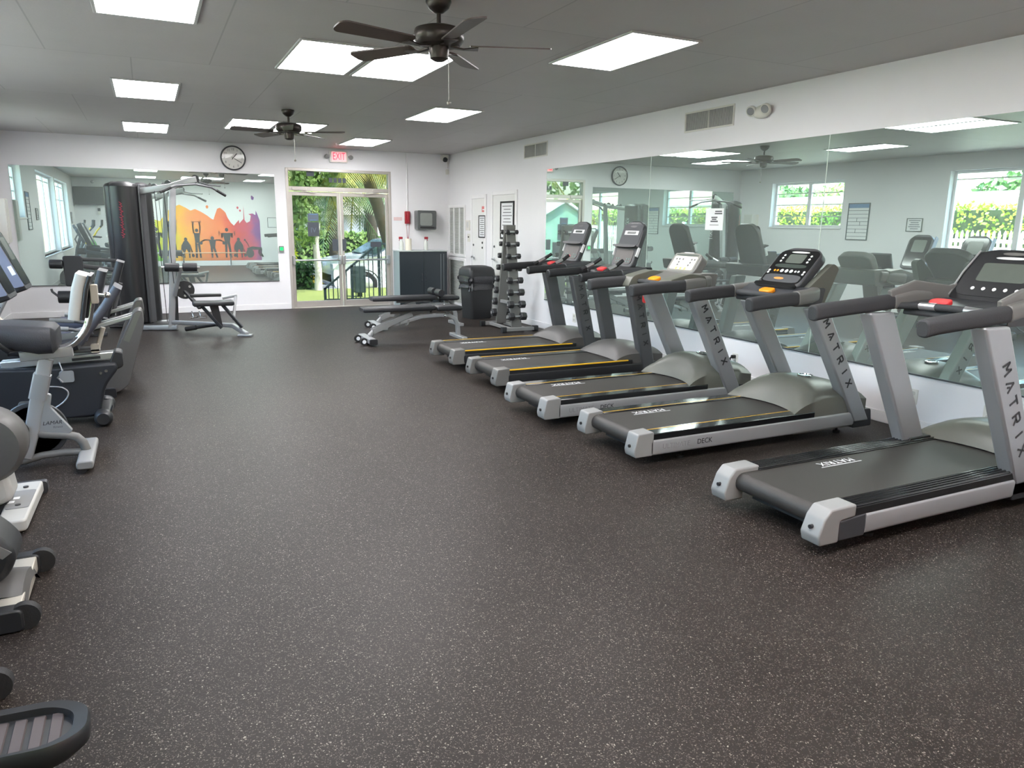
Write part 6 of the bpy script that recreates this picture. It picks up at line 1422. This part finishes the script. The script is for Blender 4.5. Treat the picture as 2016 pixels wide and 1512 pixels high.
def car(label, x, y, z, body, L=4.4, suv=True):
    """front faces -x"""
    o = thing('car', label, 'car', (x, y, z)); h = 0.12 if suv else 0.0
    low = rpoly([(0.02,0.28),(0.0,0.62+h),(0.12,0.78+h),(1.10,0.95+h),(1.40,0.98+h),(L-0.25,1.02+h),(L-0.02,0.90+h),(L,0.32),(L-0.45,0.24),(0.4,0.22)],0.10,4)
    q = MB(); W2 = 0.90
    q.loft([[V((a,-W2+0.10,0.30+(b_-0.30)*0.92)) for a,b_ in low],[V((a,-W2,b_)) for a,b_ in low],[V((a,W2,b_)) for a,b_ in low],[V((a,W2-0.10,0.30+(b_-0.30)*0.92)) for a,b_ in low]])
    bo = q.build('body', body, o, ang=50)
    cab = rpoly([(1.15,0.95+h),(1.95,1.42+h),(2.5,1.50+h),(L-0.75,1.46+h),(L-0.18,1.02+h)],0.14,4)
    q = MB(); q.loft([[V((a,-0.84,b_)) if b_ < 1.2+h else V((a,-0.70,b_)) for a,b_ in cab],[V((a,0.84,b_)) if b_ < 1.2+h else V((a,0.70,b_)) for a,b_ in cab]]); q.build('cabin', body, bo, ang=50)
    DG = mat('car_glass', (70,92,104), 0.08, var=0.03, coat=0.5)
    for s_ in (-1,1):
        def wp(p): a,b_ = p; t = (b_-(0.98+h))/(0.50); return V((a, s_*(0.846-0.10*t), b_))
        for pts in ([(1.45,1.02+h),(2.02,1.36+h),(2.42,1.41+h),(2.42,1.03+h)],[(2.50,1.03+h),(2.50,1.41+h),(3.3,1.39+h),(3.5,1.05+h)]):
            q = MB(); pp = [wp(p) for p in pts]; q.loft([pp,[p+V((0,s_*0.008,0)) for p in pp]]); q.build('side_window', DG, o, smooth=False)
    q = MB(); pp = [V((1.20,-0.72,0.99+h)),V((1.20,0.72,0.99+h)),V((1.92,0.60,1.405+h)),V((1.92,-0.60,1.405+h))]; q.loft([pp,[p+V((-0.012,0,0.016)) for p in pp]]); q.build('windscreen', DG, o, smooth=False)
    for xx in (0.85, L-0.85):
        for s_ in (-1,1):
            q = MB(); q.lathe((xx,s_*0.80,0.34),[(0.22,-0.115),(0.33,-0.10),(0.345,0),(0.33,0.105),(0.22,0.118)],axis=(0,1,0),seg=30); wo = q.build('wheel', RUBBER, o)
            q = MB(); q.lathe((xx,s_*0.80,0.34),[(0.04,s_*0.122),(0.20,s_*0.119),(0.215,s_*0.112)],axis=(0,1,0),seg=20); q.build('rim', ALU, wo)
            q = MB(); q.prism(arc(xx,0.34,0.40,0,180,16)+arc(xx,0.34,0.375,180,0,16),'y',*sorted((s_*0.88,s_*0.905))); q.build('wheel_arch', BLACKP, o)
    for s_ in (-1,1):
        q = MB(); q.rbox((0.08,s_*0.66,0.70+h),(0.14,0.34,0.14),0.04,axis='x'); q.build('headlight', mat('headlight',(214,222,228),0.15), o)
    q = MB(); q.b(-0.015,0.03,-0.55,0.55,0.40,0.60); q.build('grille', BLACKP, o, bevel=0.01)
    return o
car('white car parked behind the entrance railing', 4.35, 20.6, -0.38, mat('car_white',(236,238,240),0.2,coat=0.6,var=0.01))
car('silver grey car parked behind the white car', 5.05, 24.6, -0.38, mat('car_silver',(168,178,190),0.2,0.4,coat=0.6,var=0.01), suv=False)
for k, (x_, y_) in enumerate(((5.45,30.3),(5.35,28.3),(5.2,26.6))):
    q = MB(); q.prism(rpoly([(-0.10,0),(0.10,0),(0.07,0.14),(-0.07,0.14)],0.03),'x',-0.85,0.85); c = q.build('wheel_stop', mat('curb_yellow',(232,196,60),0.7,var=0.1)); c.location = (x_-0.5, y_-1.5, -0.38); c.rotation_euler = (0,0,1.9)
    tag(c, ('yellow concrete wheel stop on the parking area, '+('farthest from the doors','middle of the three','closest to the doors')[k]), 'wheel stop', 'yellow wheel stops')
# railing
o = thing('railing', 'dark iron railing climbing to the right outside the entrance doors', 'railing', (4.0, 16.3, -0.12))
zt_ = lambda x: 0.30+(x+0.6)*0.80
q = MB(); q.bar((-0.62,0,zt_(-0.62)),(0.62,0,zt_(0.62)),0.05,0.04); q.bar((0.60,0,zt_(0.6)),(2.2,0,zt_(0.6)+0.03),0.05,0.04); q.build('top_rail', IRON, o)
q = MB(); q.bar((-0.6,0,0.06),(2.2,0,0.06),0.04,0.03); q.build('bottom_rail', IRON, o)
for xx in (-0.6,0.0,0.62,2.2):
    q = MB(); q.bar((xx,0,0),(xx,0,min(zt_(xx),zt_(0.6)+0.02)+0.02),0.05,0.05,up=(0,1,0)); q.build('post', IRON, o)
for k in range(27):
    xx = -0.52+0.10*k
    if min(abs(xx-a) for a in (-0.6,0.0,0.62,2.2)) > 0.04: MB().bar((xx,0,0.06),(xx,0,min(zt_(xx),zt_(0.6)+0.015)),0.018,0.018,up=(0,1,0)).build('baluster', IRON, o)
o = thing('utility_box', 'dark green utility box on a post behind the railing', 'box', (4.42, 17.3, -0.12))
MB().b(-0.13,0.13,-0.10,0.10,0.10,0.72).build('housing', mat('dark_green_paint',(46,62,60),0.5), o, bevel=0.01); MB().b(-0.05,0.05,-0.05,0.05,0,0.10).build('post', IRON, o)
# shed seen in the right mirror through the doors
o = thing('garden_shed', 'pale green garden shed with white gable trim, seen in the mirror through the doors', 'shed', (-2.7, 25.2, -0.38))
q = MB(); q.prism([(-1.5,0),(1.5,0),(1.5,1.95),(0,2.75),(-1.5,1.95)],'y',-1.2,1.2); q.build('wall', mat('shed_green',(150,196,176),0.7,var=0.04), o, smooth=False)
for s_ in (-1,1):
    q = MB(); q.loft([[V((s_*1.75,-1.35,1.82)),V((0,-1.35,2.78)),V((0,1.35,2.78)),V((s_*1.75,1.35,1.82))],[V((s_*1.75,-1.35,1.90)),V((0,-1.35,2.88)),V((0,1.35,2.88)),V((s_*1.75,1.35,1.90))]]); q.build('roof', PAPER, o, smooth=False)
MB().b(-0.55,0.25,-1.23,-1.19,1.45,2.0).build('window', mat('dark_glazing',(60,70,76)), o); MB().b(-0.45,0.45,-1.24,-1.19,0,1.35).build('door', mat('shed_door',(52,58,60),0.6), o)
tree('leafy tree rising behind the pale green shed', -4.0, 31.0, -0.38, [(0,0,0),(0,0,2.0)], 0.3, [(-2,0,4.0,3.2,2,2.4),(2.5,0,4.2,3.2,2,2.6),(6.0,0,3.8,2.6,2,2.2),(-6,0,4,3,2,2.4)], 4200, 0.36, LEAF1, BARK, 12)
# left side: picket fence, hedge, neighbour
o = thing('picket_fence', 'white picket fence outside the left windows', 'fence', (-5.0, 9.0, -0.12))
q = MB(); yy = -13.0
PW = mat('fence_white', (240,240,238), 0.5, var=0.01)
while yy < 17:
    q.prism([(yy-0.024,0.06),(yy+0.024,0.06),(yy+0.024,1.66),(yy,1.72),(yy-0.024,1.66)],'x',0.0,0.022); yy += 0.115
q.build('picket', PW, o, smooth=False)
q = MB()
for z in (0.30,1.34,1.50): q.b(-0.035,-0.001,-13,17,z-0.035,z+0.035)
q.build('rail', PW, o)
for k in range(13): MB().b(-0.13,-0.035,-13+2.5*k-0.05,-13+2.5*k+0.05,0,1.86).build('post', PW, o, bevel=0.006)
hedge('tall bright green hedge behind the white picket fence', -6.6, -5.45, -6.0, 26.5, -0.12, 2.12, 40000, 0.09, leaf_mat('leaf_bright',(70,120,24),(190,206,66)), 20)
o = thing('neighbour_house', 'long low white neighbour building behind the tall hedge', 'house', (-14.0, 12.0, -0.12))
MB().b(-3,0,-18,24,0,2.75).build('wall', mat('house_white',(226,226,222)), o); MB().b(-3.6,0.5,-18.5,24.5,2.75,2.95).build('roof_edge', mat('roof_white',(238,238,236),0.6), o)
for k, (yy, r_) in enumerate(((-3,2.6),(4,2.2),(10,2.9),(17,2.5),(24,3.0),(31,2.8))):
    tree('bushy tree beyond the neighbour building, '+['first','second','third','fourth','fifth','last'][k]+' in its row from the rear', -20.0-(k%2)*1.5, yy, -0.12, [(0,0,0),(0,0,2.2)], 0.25, [(0,0,2.7,2.2,r_*1.25,1.15),(0,1.6,3.0,2,2.2,1.1)], 2600, 0.36, (LEAF1,LEAF3)[k%2], BARK, 30+k)

# ================================================================== LIGHT, SKY, CAMERA
wd = bpy.data.worlds.new('sky'); scene.world = wd; wd.use_nodes = True
nt = wd.node_tree; bg = nt.nodes['Background']; sk = nt.nodes.new('ShaderNodeTexSky'); sk.sky_type = 'NISHITA'
SUN_DIR = V((0.42, -0.50, 1.0)).normalized()
sk.sun_disc = False; sk.sun_elevation = math.asin(SUN_DIR.z); sk.sun_rotation = math.atan2(SUN_DIR.x, SUN_DIR.y); sk.air_density = 1.2; sk.dust_density = 2.5; sk.ozone_density = 1.0
nt.links.new(sk.outputs[0], bg.inputs['Color']); bg.inputs['Strength'].default_value = 1.6
sl = bpy.data.lights.new('sun', 'SUN'); sl.energy = 23.0; sl.angle = 0.009; sl.color = (1.0, 0.96, 0.90)
so = bpy.data.objects.new('sun', sl); COL.objects.link(so); so.rotation_euler = (-SUN_DIR).to_track_quat('-Z', 'Y').to_euler(); so.location = (10, -10, 20)

cd = bpy.data.cameras.new('camera'); cam = bpy.data.objects.new('camera', cd); COL.objects.link(cam)
cd.sensor_fit = 'HORIZONTAL'; cd.sensor_width = 36.0; cd.lens = 1449.685/2016*36.0; cd.clip_start = 0.05; cd.clip_end = 300
R_ = V((0.899376140841759, -0.43699793196872455, 0.012464539287210547)); U_ = V((0.08223332587282686, 0.19710765028298022, 0.9769269442060731)); F_ = V((0.4293719103533415, 0.8775997844433306, -0.21320971118722937))
cam.matrix_world = Matrix(((R_.x, U_.x, -F_.x, 0.0), (R_.y, U_.y, -F_.y, 0.0), (R_.z, U_.z, -F_.z, 1.6256), (0,0,0,1)))
scene.camera = cam
scene.view_settings.view_transform = 'Standard'; scene.view_settings.look = 'None'; scene.view_settings.exposure = 1.0; scene.view_settings.gamma = 1.0
scene.view_settings.use_curve_mapping = False
